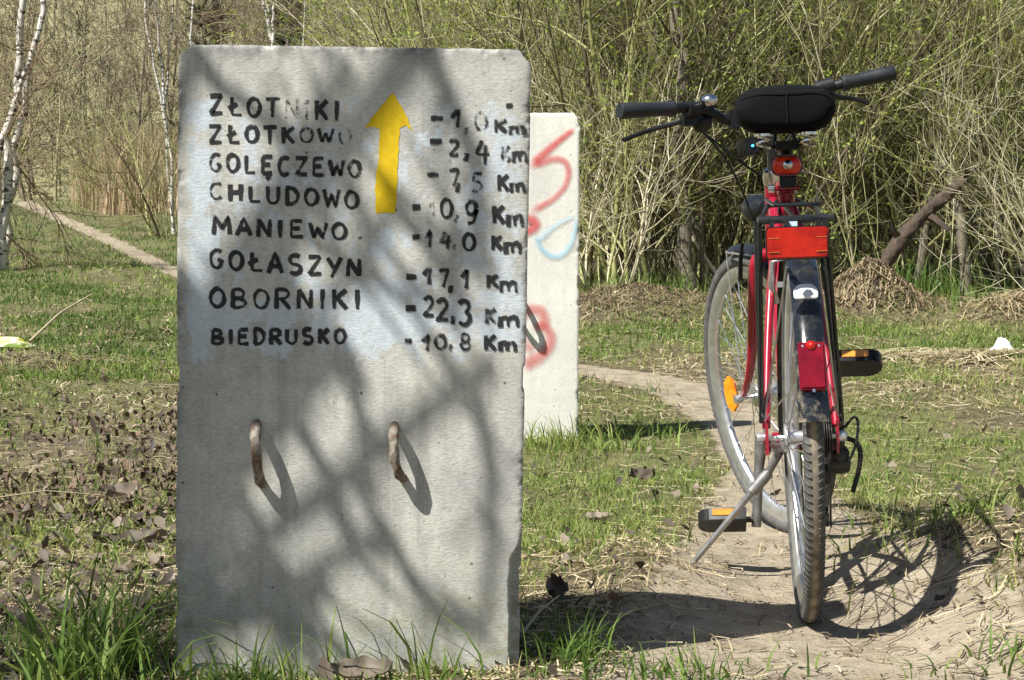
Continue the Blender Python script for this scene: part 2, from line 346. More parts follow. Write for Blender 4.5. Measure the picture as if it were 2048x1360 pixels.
def gz(x, y):
    x = np.asarray(x, float); y = np.asarray(y, float)
    s = y-7; z = .04*np.where(s > 1, s, np.where(s < -1, 0, (s+1)**2/4))
    hs = np.maximum(0, y-54); z = z+np.where(hs < 20, .30*hs**2/40, .30*(hs-10)); z = np.minimum(z, 60)
    d = pathd(x, y); off = sm(.08, .45, d)
    lump = (fbm(x*1.7, y*1.7, 3)-.42)*.07+(fbm(x*6, y*6, 11)-.5)*.022
    z = z+off*lump*np.clip(y/4, .6, 4)**.5
    z = z+.15*G2(x, y, .98, 3.78, .23, .62)+.05*G2(x, y, .27, 4.05, .17, .5)
    z = z+.27*G2(x, y, 2.36, 12.62, .28, .30)+.16*G2(x, y, .75, 12.2, .55, .8)+.10*G2(x, y, 1.5, 11.9, .5, .5)+.14*G2(x, y, 2.55, 13.3, .35, .5)+.15*G2(x, y, 3.3, 12.0, .5, .6)
    z = z+.08*G2(x, y, -2.15, 10.6, .28, .22)*(.4+1.2*vn(x*9, y*9, 4))+.06*G2(x, y, -2.5, 9.2, .6, .3)
    return z
def greenf(x, y):
    g = fbm(x*.9+3, y*.55, 21); g = sm(.36, .62, g)
    lit = sm(-.25, -.9, x)*(1-sm(6.5, 11, y))                       # leaf litter to the left of the slab
    mound = G2(x, y, .75, 12.2, .8, .8)+G2(x, y, 2.2, 13, .9, .5)+G2(x, y, 3.2, 11.8, .7, .9)
    far = sm(12, 16, y)*sm(-.5, -2, x)
    return np.clip(g*(1-.22*lit)+far*.5-mound*.7, 0, 1)*(1-sandmask(x, y)), lit
u1 = np.arange(-.36, .3601, .0045); u2 = np.geomspace(.40, 9, 26); U = np.concatenate([-u2[::-1], u1, u2])
yy = [2.3]
while yy[-1] < 420: yy.append(yy[-1]*(1.0065 if yy[-1] < 14 else 1.016))
YV = np.concatenate([[-40, -20, -8, -2, 0, 1, 1.7], yy])
Yg, Ug = np.meshgrid(YV, U, indexing='ij'); Xg = Ug*np.maximum(Yg, 2.3); Zg = gz(Xg, Yg)
g_ = NM(); nr, nc = Xg.shape; idx = np.arange(nr*nc).reshape(nr, nc)
g_.add(np.stack([Xg, Yg, Zg], -1), np.stack([idx[:-1, :-1], idx[:-1, 1:], idx[1:, 1:], idx[1:, :-1]], -1), tint=sandmask(Xg, Yg).ravel())
ground = g_.build('ground', M['ground']); tag(ground, 'trampled meadow of sand, thatch and short grass rising to a wooded slope', 'ground', kind='structure')
gr_, _ = greenf(Xg, Yg)
a = ground.data.attributes.new('green', 'FLOAT', 'POINT'); a.data.foreach_set('value', gr_.ravel().astype(np.float32))
a = ground.data.attributes.new('wood', 'FLOAT', 'POINT'); a.data.foreach_set('value', sm(40, 56, Yg).ravel().astype(np.float32))

# ------------------------------------------------------------------ front slab
Y0 = 3.12
TL, TR, BL, BR = (at(355, 86, Y0), at(1065, 97, Y0), at(349, 1365, Y0), at(1038, 1373, Y0))
def slab(name, TLp, TRp, BLp, BRp, y0, thick, mat, zbot, nx, nz, chip, seed, crack=False):
    org = np.array([(BLp[0]+BRp[0])/2, y0, 0.0]); s = np.linspace(0, 1, nx); t = np.linspace(0, 1, nz); S, Tt = np.meshgrid(s, t, indexing='ij')
    top = TLp[None, None]*(1-S[..., None])+TRp[None, None]*S[..., None]; bot = BLp*(1-S[..., None])+BRp*S[..., None]
    k = (top[..., 2:]-zbot)/(top[..., 2:]-bot[..., 2:]); bot = top+(bot-top)*k
    P = bot*(1-Tt[..., None])+top*Tt[..., None]; wdt = TRp[0]-TLp[0]; hgt = TLp[2]-zbot
    ds = np.minimum(S, 1-S)*wdt; dt = (1-Tt)*hgt
    x, z = P[..., 0].copy(), P[..., 2].copy()
    dcorn = (np.minimum(S, 1-S)*wdt+(1-Tt)*hgt)/1.414             # clipped top corners
    cc = .011+.010*fbm(x*40, z*40, seed+9)
    dc = np.maximum(0, cc-dcorn); sx = np.where(S < .5, 1, -1); x += sx*dc*.72; z -= dc*.72
    d = np.minimum(ds, dt)
    jit = (fbm(z*30, x*30+7, seed)-.5)*.003*chip; w1 = np.exp(-ds/.006); x += sx*w1*(.0015*chip+jit+sm(.66, .8, fbm(z*14, x*0+seed, seed+3))*.006*chip)
    z -= np.exp(-dt/.006)*(.001+np.abs((fbm(x*30, z*0, seed+5)-.5))*.006*chip)
    y = np.full_like(x, y0)+(fbm(x*9, z*9, seed+1)-.5)*.0004
    dep = .004*chip*np.exp(-d/.0025)+.009*chip*np.exp(-d/.007)*sm(.60, .74, fbm(x*28, z*28, seed+2))
    if crack:
        zt = at(0, 1070, y0)[2]; wz = (.017+.006*(fbm(z*25, z*0, seed+6)-.5))*sm(zt, zt-.05, z)
        dep = np.maximum(dep, .020*sm(wz+.002, wz-.002, (1-S)*wdt)*(S > .5)*sm(zt+.004, zt-.004, z))
    y = y+dep
    V = np.stack([x, y, z], -1)-org; mb = NM(); idx = np.arange(nx*nz).reshape(nx, nz)
    mb.add(V, np.stack([idx[:-1, :-1], idx[1:, :-1], idx[1:, 1:], idx[:-1, 1:]], -1))
    loop = np.concatenate([idx[:, 0], idx[-1, 1:], idx[-2::-1, -1], idx[0, -2:0:-1]]); L = V.reshape(-1, 3)[loop]
    B1 = L.copy(); B1[:, 1] = thick*.5; B2 = L.copy(); B2[:, 1] = thick; n = len(L)
    jt = (fbm(L[:, 0]*40, L[:, 2]*40, seed+8)-.5)*.004; B1[:, 0] += jt
    VV = np.concatenate([L, B1, B2]); i = np.arange(n); j = (i+1) % n
    mb.add(VV, np.concatenate([np.stack([i, i+n, j+n, j], -1), np.stack([i+n, i+2*n, j+2*n, j+n], -1)]))
    ctr = B2.mean(0)[None]; mb.add(np.concatenate([B2, ctr]), None, np.stack([j, i, np.full(n, n)], -1))
    return mb, org, S, Tt, x, z, d
mb, ORG, S_, T_, xs, zs, dd = slab('concrete_slab', TL, TR, BL, BR, Y0, .12, None, -.12, 210, 400, .6, 31, True)
front = mb.build('concrete_slab', M['concrete'], smooth=True); front.location = ORG
tag(front, 'grey concrete slab hand painted with village names, distances and a yellow arrow', 'signpost slab')
# worn whitewash around the writing (reads as patches), dark edge grime, moss at the foot
def uv_of(x, z):                                       # back to photograph pixels on the slab face
    c, s = math.cos(PITCH), math.sin(PITCH); dz = z-CAM_H; zc = Y0*c-dz*s; yc = Y0*s+dz*c
    return 1024+FPX*x/zc, 680-FPX*yc/zc
uu, vv = uv_of(xs, zs)
reg = sm(365, 395, uu)*sm(1062, 1035, uu)*sm(170, 215, vv)*sm(745, 690, vv)
bias = .14+.45*np.exp(-((uu-385)/40)**2)+.25*np.exp(-((uu-760)/60)**2)*(vv > 560)+.22*np.exp(-((vv-640)/60)**2)+.15*np.exp(-((uu-1000)/60)**2)
wp = np.clip(reg*bias*1.25, 0, 1); wp = np.where(reg < .02, -.6, wp)
ed = np.exp(-dd/.018)*.8+.5*np.exp(-((1-T_)*1.15)/.05)*fbm(xs*12, zs*6, 77)+.12
ms = sm(1000, 1340, vv)*.9
n0 = len(front.data.vertices); nf = xs.size
for nm, val, dflt in (('tint', wp, -.6), ('edge', ed, .35), ('moss', ms, .2)):
    at_ = front.data.attributes.get(nm) or front.data.attributes.new(nm, 'FLOAT', 'POINT')
    arr = np.full(n0, dflt, np.float32); arr[:nf] = val.ravel(); at_.data.foreach_set('value', arr)

# brush lettering: strokes in a unit box (x right, y up)
def arc(cx, cy, rx, ry, a0, a1, n=14): return [(cx+rx*math.cos(math.radians(a0+(a1-a0)*k/n)), cy+ry*math.sin(math.radians(a0+(a1-a0)*k/n))) for k in range(n+1)]
GL = {
 'Z': [[(.05, .95), (.9, .97), (.1, .05), (.95, .06)]], 'O': [arc(.5, .5, .44, .48, 80, 440, 20)],
 'L': [[(.2, 1), (.2, .05), (.9, .04)]], 'Ł': [[(.25, 1), (.25, .05), (.95, .04)], [(.0, .38), (.65, .64)]],
 'T': [[(0, .96), (1, .98)], [(.5, .96), (.48, 0)]], 'N': [[(.1, 0), (.12, 1)], [(.12, 1), (.86, .02)], [(.86, .02), (.9, 1)]],
 'I': [[(.5, 1), (.5, 0)]], 'K': [[(.15, 1), (.15, 0)], [(.9, .98), (.18, .48)], [(.32, .56), (.92, 0)]],
 'W': [[(.02, 1), (.26, .02), (.5, .72), (.76, .02), (1, 1)]], 'G': [arc(.52, .5, .45, .48, 50, 300, 16)+[(.88, .42), (.55, .44)]],
 'E': [[(.9, .97), (.15, .97), (.13, .03), (.95, .04)], [(.15, .52), (.75, .53)]],
 'Ę': [[(.9, .97), (.15, .97), (.13, .03), (.9, .04)], [(.15, .52), (.75, .53)], [(.72, .02), (.5, -.17), (.72, -.27)]],
 'C': [arc(.52, .5, .45, .48, 45, 315, 16)], 'H': [[(.12, 1), (.12, 0)], [(.88, 1), (.88, 0)], [(.12, .5), (.88, .52)]],
 'U': [[(.1, 1), (.1, .35)]+arc(.48, .33, .38, .31, 180, 360, 10)+[(.88, 1)]], 'D': [[(.12, 0), (.12, 1)], [(.0, .98)]+arc(.3, .5, .6, .48, 85, -85, 12)+[(.02, .02)]],
 'M': [[(.04, 0), (.1, 1), (.5, .3), (.88, 1), (.96, 0)]], 'A': [[(.02, 0), (.48, 1), (.98, 0)], [(.2, .33), (.8, .34)]],
 'S': [arc(.5, .74, .38, .24, 40, 265, 10)+arc(.5, .26, .4, .25, 85, -150, 12)], 'Y': [[(.02, 1), (.5, .45)], [(.98, 1), (.3, -.05)]],
 'B': [[(.1, 0), (.1, 1)], [(.1, .97)]+arc(.4, .75, .4, .23, 85, -85, 8)+[(.1, .52)], [(.12, .5)]+arc(.42, .26, .48, .25, 85, -85, 8)+[(.1, .02)]],
 'R': [[(.1, 0), (.1, 1)], [(.1, .97)]+arc(.4, .74, .45, .24, 85, -85, 8)+[(.1, .48)], [(.4, .48), (.95, 0)]],
 'P': [[(.1, 0), (.1, 1)]], 'm': [[(.05, 1), (.08, 0)], [(.08, .7), (.3, .98), (.45, .8), (.48, .1)], [(.48, .7), (.72, .98), (.9, .8), (.95, 0)]],
 '0': [arc(.5, .5, .42, .48, 80, 440, 18)], '1': [[(.05, .55), (.7, 1), (.55, 0)]], '2': [arc(.48, .72, .38, .26, 160, -30, 10)+[(.05, .05), (.95, .06)]],
 '3': [arc(.45, .75, .38, .23, 150, -80, 10)+arc(.48, .27, .42, .26, 80, -150, 12)], '4': [[(.45, 1), (.08, .42), (.98, .44)], [(.72, .8), (.66, 0)]],
 '5': [[(.9, .97), (.25, .97), (.2, .55)]+arc(.45, .30, .42, .28, 110, -140, 10)], '7': [[(.05, .92), (.92, .97), (.42, 0)]],
 '8': [arc(.5, .74, .33, .24, 90, 450, 12), arc(.5, .25, .42, .26, 90, 450, 12)], '9': [arc(.5, .70, .38, .28, 0, 360, 12)+[(.88, .55), (.7, .1), (.25, .05)]],
 ',': [[(.6, 1), (.35, 0)]], '.': [[(.4, .6), (.6, .4)]], '-': [[(0, .5), (1, .5)]],
}
def resample(p, n):
    p = np.array(p, float); d = np.concatenate([[0], np.cumsum(np.linalg.norm(np.diff(p, axis=0), axis=1))]); t = np.linspace(0, d[-1], n)
    return np.stack([np.interp(t, d, p[:, k]) for k in range(p.shape[1])], 1)
def ribbon(mb, pts, y, w, org, dens=.5, rng=random, soft=False, lift=0.0, to=None):
    n = max(4, int(len(pts)*1.0)); L = np.linalg.norm(np.diff(np.array(pts), axis=0), axis=1).sum(); n = max(4, int(L/.004)); p = resample(pts, n)
    T = np.gradient(p, axis=0); T /= np.linalg.norm(T, axis=1, keepdims=True)+1e-9; Nn = np.stack([-T[:, 1], T[:, 0]], 1)
    ww = w*(1+.26*np.array([math.sin(i*.55+rng.random()*1.6) for i in range(n)])) if not soft else (w if hasattr(w, '__len__') else np.full(n, w))
    if hasattr(w, '__len__') : ww = np.interp(np.linspace(0, 1, n), np.linspace(0, 1, len(w)), w)
    if soft: offs = [-1, -.72, -.4, 0, .4, .72, 1]; ds = [0, .16, .62, .95, .62, .16, 0]
    else: offs = [-.5, 0, .5]; ds = [-.12, .12, -.12]
    V = np.stack([np.stack([p[:, 0]+Nn[:, 0]*ww*o, np.full(n, y-lift), p[:, 1]+Nn[:, 1]*ww*o], -1) for o in offs], 1)-org
    m = len(offs); idx = np.arange(n*m).reshape(n, m)
    e = np.ones(n)
    if soft: e = np.minimum(1, np.minimum(np.arange(n), np.arange(n)[::-1])/max(2, n*.12))
    tint = (np.array(ds)[None]*e[:, None]*dens) if soft else (np.array(ds)[None]+np.full((n, 1), dens))
    mb.add(V, np.stack([idx[:-1, :-1], idx[1:, :-1], idx[1:, 1:], idx[:-1, 1:]], -1), tint=tint.ravel())
def zpx(X, Y): return 340+X/2.0605, 60+Y/2.0605
lt = NM(); rl = random.Random(3); LI = [0]
def glyph(ch, x0, x1, yt, yb, dens, w=.0061):
    for st in GL[ch]:
        pts = []
        for (a_, b_) in st:
            X = x0+(x1-x0)*a_+rl.uniform(-1, 1)*1.2; Yz = yb+(yt-yb)*b_+rl.uniform(-1, 1)*1.2
            q = at(*zpx(X, Yz), Y0); pts.append((q[0], q[2]))
        LI[0] += 1
        ribbon(lt, pts, Y0-.0005, w*rl.uniform(.85, 1.15), ORG, dens-.15, rl, lift=.000004*LI[0])
def word(txt, x0, x1, l, r, dens, wid=None):
    wd = [{'I': .45, 'W': 1.15, 'M': 1.2}.get(c, 1) for c in txt]; tot = sum(wd)+.38*(len(txt)-1); x = x0; un = (x1-x0)/tot
    for k, c in enumerate(txt):
        f = (x-x0)/(x1-x0); yt = l[0]+(r[0]-l[0])*f; yb = l[1]+(r[1]-l[1])*f; dn = dens[k] if hasattr(dens, '__len__') else dens
        glyph(c, x, x+un*wd[k], yt+rl.uniform(-3, 3), yb+rl.uniform(-3, 3), dn); x += un*(wd[k]+.38)
H_ = .62; M_ = .42; L_ = .26
word('ZŁOTNIKI', 163, 700, (270, 347), (297, 375), [H_, H_, H_, .5, L_, L_, M_, M_])
word('ZŁOTKOWO', 160, 748, (390, 465), (408, 470), [H_, H_, H_, H_, H_, L_, M_, .16])
word('GOLĘCZEWO', 163, 787, (510, 585), (540, 612), [.5, .5, .55, .5, .45, M_, M_, M_, .5])
word('CHLUDOWO', 163, 777, (632, 700), (668, 740), [.4, H_, H_, H_, .5, .5, .5, H_])
word('MANIEWO', 178, 728, (768, 845), (802, 865), [.55, .5, .5, .55, .55, .55, H_])
word('GOŁASZYN', 163, 787, (905, 985), (945, 1022), H_)
word('OBORNIKI', 163, 787, (1065, 1145), (1072, 1150), [H_, .5, .5, H_, H_, .5, .55, H_])
word('BIEDRUSKO', 173, 725, (1234, 1297), (1230, 1290), .55)
glyph('.', 770, 795, 840, 870, .35)
DIST = [
 [('-', 1075, 1125, 355, 375, .5), ('1', 1158, 1205, 328, 402, .45), (',', 1208, 1232, 402, 438, .25), ('0', 1255, 1310, 340, 415, .2), ('K', 1335, 1390, 368, 422, M_), ('m', 1400, 1462, 395, 432, M_), ('-', 1385, 1412, 308, 318, .35)],
 [('-', 1070, 1118, 448, 470, .6), ('2', 1148, 1192, 452, 520, .42), (',', 1210, 1232, 508, 540, .5), ('4', 1258, 1316, 455, 555, .55), ('K', 1365, 1402, 478, 540, .35), ('m', 1412, 1470, 500, 546, .4)],
 [('-', 1060, 1105, 588, 608, .5), ('7', 1148, 1195, 572, 642, .45), (',', 1176, 1198, 630, 668, .5), ('5', 1240, 1290, 590, 670, .3), ('K', 1350, 1396, 595, 662, .55), ('m', 1402, 1462, 630, 670, .5)],
 [('-', 998, 1030, 722, 738, .55), ('1', 1065, 1100, 703, 765, .18), ('0', 1113, 1166, 695, 775, .6), (',', 1170, 1190, 762, 792, .3), ('9', 1214, 1270, 705, 802, .58), ('K', 1330, 1380, 724, 796, .5), ('m', 1390, 1455, 760, 812, .38)],
 [('-', 998, 1030, 844, 862, .5), ('1', 1050, 1085, 826, 896, .42), ('4', 1112, 1162, 832, 902, .36), (',', 1164, 1182, 882, 908, .3), ('0', 1205, 1260, 838, 910, .6), ('K', 1324, 1370, 848, 906, .5), ('m', 1380, 1446, 874, 922, .5)],
 [('-', 975, 1015, 1008, 1028, .55), ('1', 1043, 1085, 976, 1048, .5), ('7', 1108, 1150, 985, 1060, .5), (',', 1148, 1166, 1052, 1082, .5), ('1', 1200, 1236, 985, 1064, .62), ('K', 1305, 1356, 1008, 1062, .5), ('m', 1360, 1430, 1035, 1080, .5)],
 [('-', 970, 1012, 1136, 1156, .55), ('2', 1042, 1088, 1098, 1180, .46), ('2', 1098, 1148, 1108, 1198, .42), (',', 1158, 1176, 1180, 1210, .5), ('3', 1185, 1242, 1113, 1216, .55), ('K', 1298, 1346, 1148, 1208, .26), ('m', 1355, 1436, 1180, 1224, .46)],
 [('-', 968, 996, 1272, 1290, .55), ('1', 1038, 1075, 1252, 1322, .36), ('0', 1090, 1140, 1256, 1316, .36), (',', 1148, 1164, 1296, 1322, .4), ('8', 1195, 1240, 1250, 1318, .5), ('K', 1294, 1346, 1258, 1318, .55), ('m', 1355, 1427, 1284, 1324, .55)]]
for row in DIST:
    for (c, x0, x1, yt, yb, dn) in row: glyph(c, x0, x1, yt, yb, dn, .0062 if c != '-' else .0076)
let = lt.build('lettering', M['letter_paint'], front)
ar = NM(); out = [(918, 256), (945, 300), (972, 350), (1000, 418), (975, 392), (948, 404), (942, 480), (940, 560), (935, 660), (928, 756), (890, 750), (848, 757), (846, 660), (850, 590), (862, 520), (862, 450), (864, 403), (830, 398), (802, 402), (840, 352), (884, 298)]
pl = [at(*zpx(*p_), Y0) for p_ in out]; pv = np.array([[p_[0], Y0-.0006, p_[2]] for p_ in pl])-ORG
me = bpy.data.meshes.new('painted_arrow'); me.from_pydata([tuple(p_) for p_ in pv], [], [tuple(range(len(pv)))]); bm_ = bmesh.new(); bm_.from_mesh(me)
bmesh.ops.triangulate(bm_, faces=bm_.faces); bmesh.ops.subdivide_edges(bm_, edges=bm_.edges, cuts=4, use_grid_fill=True)
for v_ in bm_.verts: v_.co.x += random.uniform(-.001, .001)*v_.is_boundary; v_.co.z += random.uniform(-.001, .001)*v_.is_boundary
bm_.to_mesh(me); bm_.free(); me.materials.append(M['arrow_paint']); a_ = me.attributes.new('tint', 'FLOAT', 'POINT'); a_.data.foreach_set('value', np.full(len(me.vertices), .58, np.float32))
arrow = bpy.data.objects.new('painted_arrow', me); COL.objects.link(arrow); arrow.parent = front; arrow['label'] = 'yellow painted arrow pointing up'
def staple(name, parent, org, y0, u, vt, vb, out_, r, lean=0, bend=0.0):
    t_ = at(u, vt, y0); b_ = at(u+lean, vb, y0); m_ = MB()
    pts = [t_+[0, .01, 0], t_+[0, -out_*.55, -.004], t_*.72+b_*.28+[0, -out_*.98, 0], t_*.42+b_*.58+[0, -out_, 0], t_*.15+b_*.85+[bend*.4, -out_*.8, 0], b_+[bend, -out_*.35, 0], b_+[bend, .01, 0]]
    P_ = np.array(pts)-org; m_.tube(P_, r, 9, smoothn=2)
    for i, p_ in enumerate(m_.v): m_.v[i] = p_+np.array([math.sin(i*7.1), math.cos(i*3.3), math.sin(i*5.7)])*.0007
    return m_.build(name, M['rust'], parent)
staple('iron_ring', front, ORG, Y0, 514, 846, 966, .038, .0085, 10)
staple('iron_ring', front, ORG, Y0, 789, 850, 955, .036, .0080, 4, .010)

# ------------------------------------------------------------------ back slab with graffiti
Y1 = 6.72
bTR, bBR = at(1160, 225, Y1), at(1157, 884, Y1); wd_ = .575
bTL = bTR-[wd_, 0, -.002]; bBL = bBR-[wd_, 0, 0]
mb, ORG2, *_r = slab('slab', bTL, bTR, bBL, bBR, Y1, .12, None, -.08, 120, 220, .8, 57)
back = mb.build('graffiti_slab', M['concrete_pale']); back.location = ORG2
tag(back, 'pale concrete slab sprayed with red and blue graffiti, standing behind the lettered slab', 'concrete slab')
def spray(pts, w, dens, mb, k):
    q = [at(u, v, Y1) for u, v in pts]; P_ = resample([(a[0], a[2]) for a in q], 40)
    for _ in range(3): P_[1:-1] = (P_[:-2]+P_[1:-1]*2+P_[2:])/4
    ribbon(mb, P_, Y1-.0022, (np.array(w)*1.45 if hasattr(w,'__len__') else w*1.35), ORG2, dens, random, True, lift=.0003*k)
rd = NM()
spray([(1152, 255), (1135, 268), (1105, 292), (1080, 315), (1062, 330)], [.011, .015, .018, .02], .95, rd, 0)
spray([(1050, 336), (1080, 326), (1110, 316), (1132, 322), (1139, 345), (1130, 375), (1105, 400), (1078, 415), (1055, 428)], [.02, .018, .016, .014, .014, .013, .016, .02], .75, rd, 1)
spray([(1035, 470), (1062, 458), (1072, 450), (1066, 440), (1040, 436)], .024, 1.0, rd, 2)
spray([(1030, 640), (1060, 618), (1082, 620), (1090, 640), (1078, 660)], .026, .7, rd, 3)
spray([(1060, 656), (1090, 652), (1103, 672), (1098, 695), (1080, 712), (1058, 726), (1040, 735)], [.02, .022, .024, .026, .03, .03], .72, rd, 4)
spray([(1030, 645), (1050, 690), (1070, 700)], .026, .55, rd, 5)
rd.build('red_graffiti', M['spray_red'], back)
bl = NM()
spray([(1153, 430), (1130, 440), (1105, 455), (1080, 478), (1062, 480)], [.006, .009, .012, .012], .6, bl, 6)
spray([(1070, 470), (1080, 495), (1098, 511), (1115, 514), (1133, 502), (1146, 478), (1151, 450), (1152, 428)], [.012, .012, .013, .014, .012, .010, .009, .009], .72, bl, 7)
bl.build('blue_graffiti', M['spray_blue'], back)
staple('iron_ring', back, ORG2, Y1, 1040, 592, 650, .062, .0095, 4)
staple('iron_ring', back, ORG2, Y1, 905, 592, 650, .055, .0095, 4)

# ------------------------------------------------------------------ bicycle (local frame: x right, y forward, z up, origin at the rear tyre's contact)
BX, BY, PSI, LAM, STEER, WB, R = .5609, 3.6131, -.08685, -.03672, .39658, 1.0571, .348
bike = empty('bicycle', (BX, BY, 0)); bike.rotation_euler = (Matrix.Rotation(PSI, 3, 'Z') @ Matrix.Rotation(LAM, 3, 'Y')).to_euler()
tag(bike, 'red trekking bicycle with black saddle cover and rear rack parked on its kickstand', 'bicycle')
HA = math.radians(69); AX = np.array([0, -math.cos(HA), math.sin(HA)]); FWD = np.array([0, math.sin(HA), math.cos(HA)])
FA = np.array([0, WB, R]); PT = FA-FWD*.05; SR = np.array(Matrix.Rotation(STEER, 3, Vector(AX)))
def st(p): return PT+SR@(np.asarray(p, float)-PT)
def mbp(): return MB()
def steered(): return MB(st)
def make_wheel(name, c, xf, hubw, tyre_mat, front_):
    c = np.array(c, float); w = empty(name); w.parent = bike; w['label'] = 'front wheel turned to the left' if front_ else 'rear wheel with a dusty treaded tyre'
    N = 96; ty = NM(); sec = 14; rc, rx, rr = R-.0185, .0182, .0185; V = []; tn = []
    for i in range(N):
        t = 2*math.pi*i/N
        for k in range(sec):
            a = math.radians(-150+300*k/(sec-1)); x = rx*math.sin(a); r = rc+rr*math.cos(a)
            V.append(c+[x, r*math.cos(t), r*math.sin(t)]); tn.append(max(0, math.cos(a))**3)
    idx = np.arange(N*sec).reshape(N, sec); nx_ = np.roll(idx, -1, 0)
    q = np.stack([idx[:, :-1], idx[:, 1:], nx_[:, 1:], nx_[:, :-1]], -1).reshape(-1, 4)
    V = [xf(p_) for p_ in V]; ty.add(V, q, tint=np.array(tn))
    NL = 150                                            # shoulder lugs, swept into a V
    for i in range(NL):
        for sgn in (-1, 1):
            t = 2*math.pi*(i+(.5 if sgn > 0 else 0))/NL; P8 = []
            for (a0, dt) in ((16, .020), (40, .012), (66, 0.0)):
                for hh in (-1, 1):
                    for lift in (0, .0009):
                        a = math.radians(a0)*sgn; tt = t+dt+hh*.0074; r = rc+(rr+lift)*math.cos(a); x = (rx+lift)*math.sin(a)
                        P8.append(xf(c+[x, r*math.cos(tt), r*math.sin(tt)]))
            f = []
            for s_ in (0, 4): f += [(s_+1, s_+3, s_+7, s_+5), (s_, s_+1, s_+5, s_+4), (s_+2, s_+6, s_+7, s_+3)]
            f += [(0, 2, 3, 1), (8, 9, 11, 10)]; ty.add(P8, f, tint=np.array([.72, .72, .72, .72, .45, .45, .45, .45, .15, .15, .15, .15]))
    ty.build('tyre', tyre_mat, w)
    rim = MB(xf); rim.lathe(c, (1, 0, 0), [(-.0130, R-.030), (-.0135, R-.040), (-.0125, R-.050), (-.0075, R-.060), (0, R-.0625), (.0075, R-.060), (.0125, R-.050), (.0135, R-.040), (.0130, R-.030)], 96); rim.build('rim', M['alloy'], w, angle=30)
    sp = MB(xf)
    for i in range(36):
        sd = 1 if i % 2 else -1; a0 = 2*math.pi*i/36; sw = .95*(1 if (i//2) % 2 else -1); fr = .021
        sp.tube([c+[sd*hubw, fr*math.cos(a0+sw), fr*math.sin(a0+sw)], c+[sd*.003, (R-.061)*math.cos(a0), (R-.061)*math.sin(a0)]], .00125, 5)
        sp.tube([c+[sd*.0032, (R-.073)*math.cos(a0), (R-.073)*math.sin(a0)], c+[sd*.003, (R-.060)*math.cos(a0), (R-.060)*math.sin(a0)]], .0021, 5)
    sp.build('spokes', M['spoke'], w)
    hb = MB(xf); hb.lathe(c, (1, 0, 0), [(-hubw-.004, .008), (-hubw-.003, .026), (-hubw+.002, .026), (-hubw+.006, .016), (0, .013), (hubw-.006, .016), (hubw-.002, .026), (hubw+.003, .026), (hubw+.004, .008)], 20)
    hb.tube([c-[.075, 0, 0], c+[.075, 0, 0]], .005, 8)
    for sgn in (-1, 1): hb.lathe(c+[sgn*.074, 0, 0], (1, 0, 0), [(-.010, .0), (-.010, .011), (.006, .011), (.010, .008), (.010, 0)], 10)
    hb.build('hub', M['alloy'], w)
    return w
ident = lambda p: np.asarray(p, float)
fw = make_wheel('front_wheel', FA, st, .030, M['tyre_grey'], True)
rw = make_wheel('rear_wheel', (0, 0, R), ident, .030, M['tyre'], False)
def spoke_reflector(parent, c, xf, ang, ay=None):
    m = MB(xf); o = []
    for k in range(24):
        t = k/24*2*math.pi; y = .047*math.cos(t); hw_ = .017*abs(math.sin(t))**.8*(1 if math.sin(t) >= 0 else -1)
        if abs(math.cos(t)) > .82: hw_ *= .5
        o.append((y, hw_))
    ca, sa = math.cos(ang), math.sin(ang); m.prism(o, c, (0, ca, sa), (0, -sa, ca) if ay is None else ay, .013); m.build('reflector', M['orange_lens'], parent, bevel=.003)
spoke_reflector(fw, np.array([-.012, WB+.195, R-.007]), st, math.pi/2, (.62, -.78, 0))
spoke_reflector(rw, np.array([.014, .10, R+.17]), ident, 2.1)
# frame
f = mbp(); BB = np.array([0, .447, .292]); SEAT = np.array([0, .27, .825]); hd0 = PT+AX*.40; hd1 = PT+AX*.55
f.tube([BB, SEAT], .0160, 14); f.tube([BB, hd0+AX*.02], .0165, 14); f.tube([BB*.55+SEAT*.45, hd1-AX*.03], .0145, 14)
f.tube([hd0-AX*.015, hd1+AX*.01], .0195, 14); f.tube([BB-[.036, 0, 0], BB+[.036, 0, 0]], .0205, 14)
for s_ in (-1, 1):
    f.tube([SEAT+[s_*.010, -.012, -.035], (s_*.034, .17, .70), (s_*.052, .10, .56), (s_*.066, .004, R+.02)], .0085, 10, smoothn=2)
    f.tube([BB+[s_*.022, -.01, 0], (s_*.036, .30, .30), (s_*.058, .16, .325), (s_*.066, .006, R-.005)], .0095, 10, smoothn=2)
    f.box((s_*.066, 0, R), (.0055, .03, .062)); f.tube([(s_*.064, .004, R-.02), (s_*.064, .03, R-.03)], .007, 8)
f.tube([SEAT+[0, -.004, -.012], SEAT+[0, .001, .012]], .0195, 14); f.tube([SEAT+[-.024, -.02, .0], SEAT+[.024, -.02, .0]], .0055, 8)
f.tube([(-.034, .17, .70), (.034, .17, .70)], .006, 8)
f.build('frame', M['red_paint'], bike)
fk = steered(); CR = PT+AX*.385
for s_ in (-1, 1): fk.tube([CR+[s_*.018, 0, 0], CR+[s_*.046, .004, -.006], CR-AX*.05+[s_*.052, 0, 0], PT+AX*.17+[s_*.057, 0, 0], PT+AX*.075+FWD*.014+[s_*.060, 0, 0], FA+[s_*.060, 0, .006]], [.015, .0155, .0145, .013, .010, .008], 10, smoothn=2)
fk.tube([CR-AX*.01, CR+AX*.03], .019, 12)
fk.build('fork', M['red_paint'], bike)
sb = MB(); sb.lathe(SEAT+[-.030, -.022, 0], (1, 0, 0), [(-.008, 0), (-.008, .008), (.004, .009), (.006, 0)], 10); sb.build('seat_clamp', M['chrome'], bike)
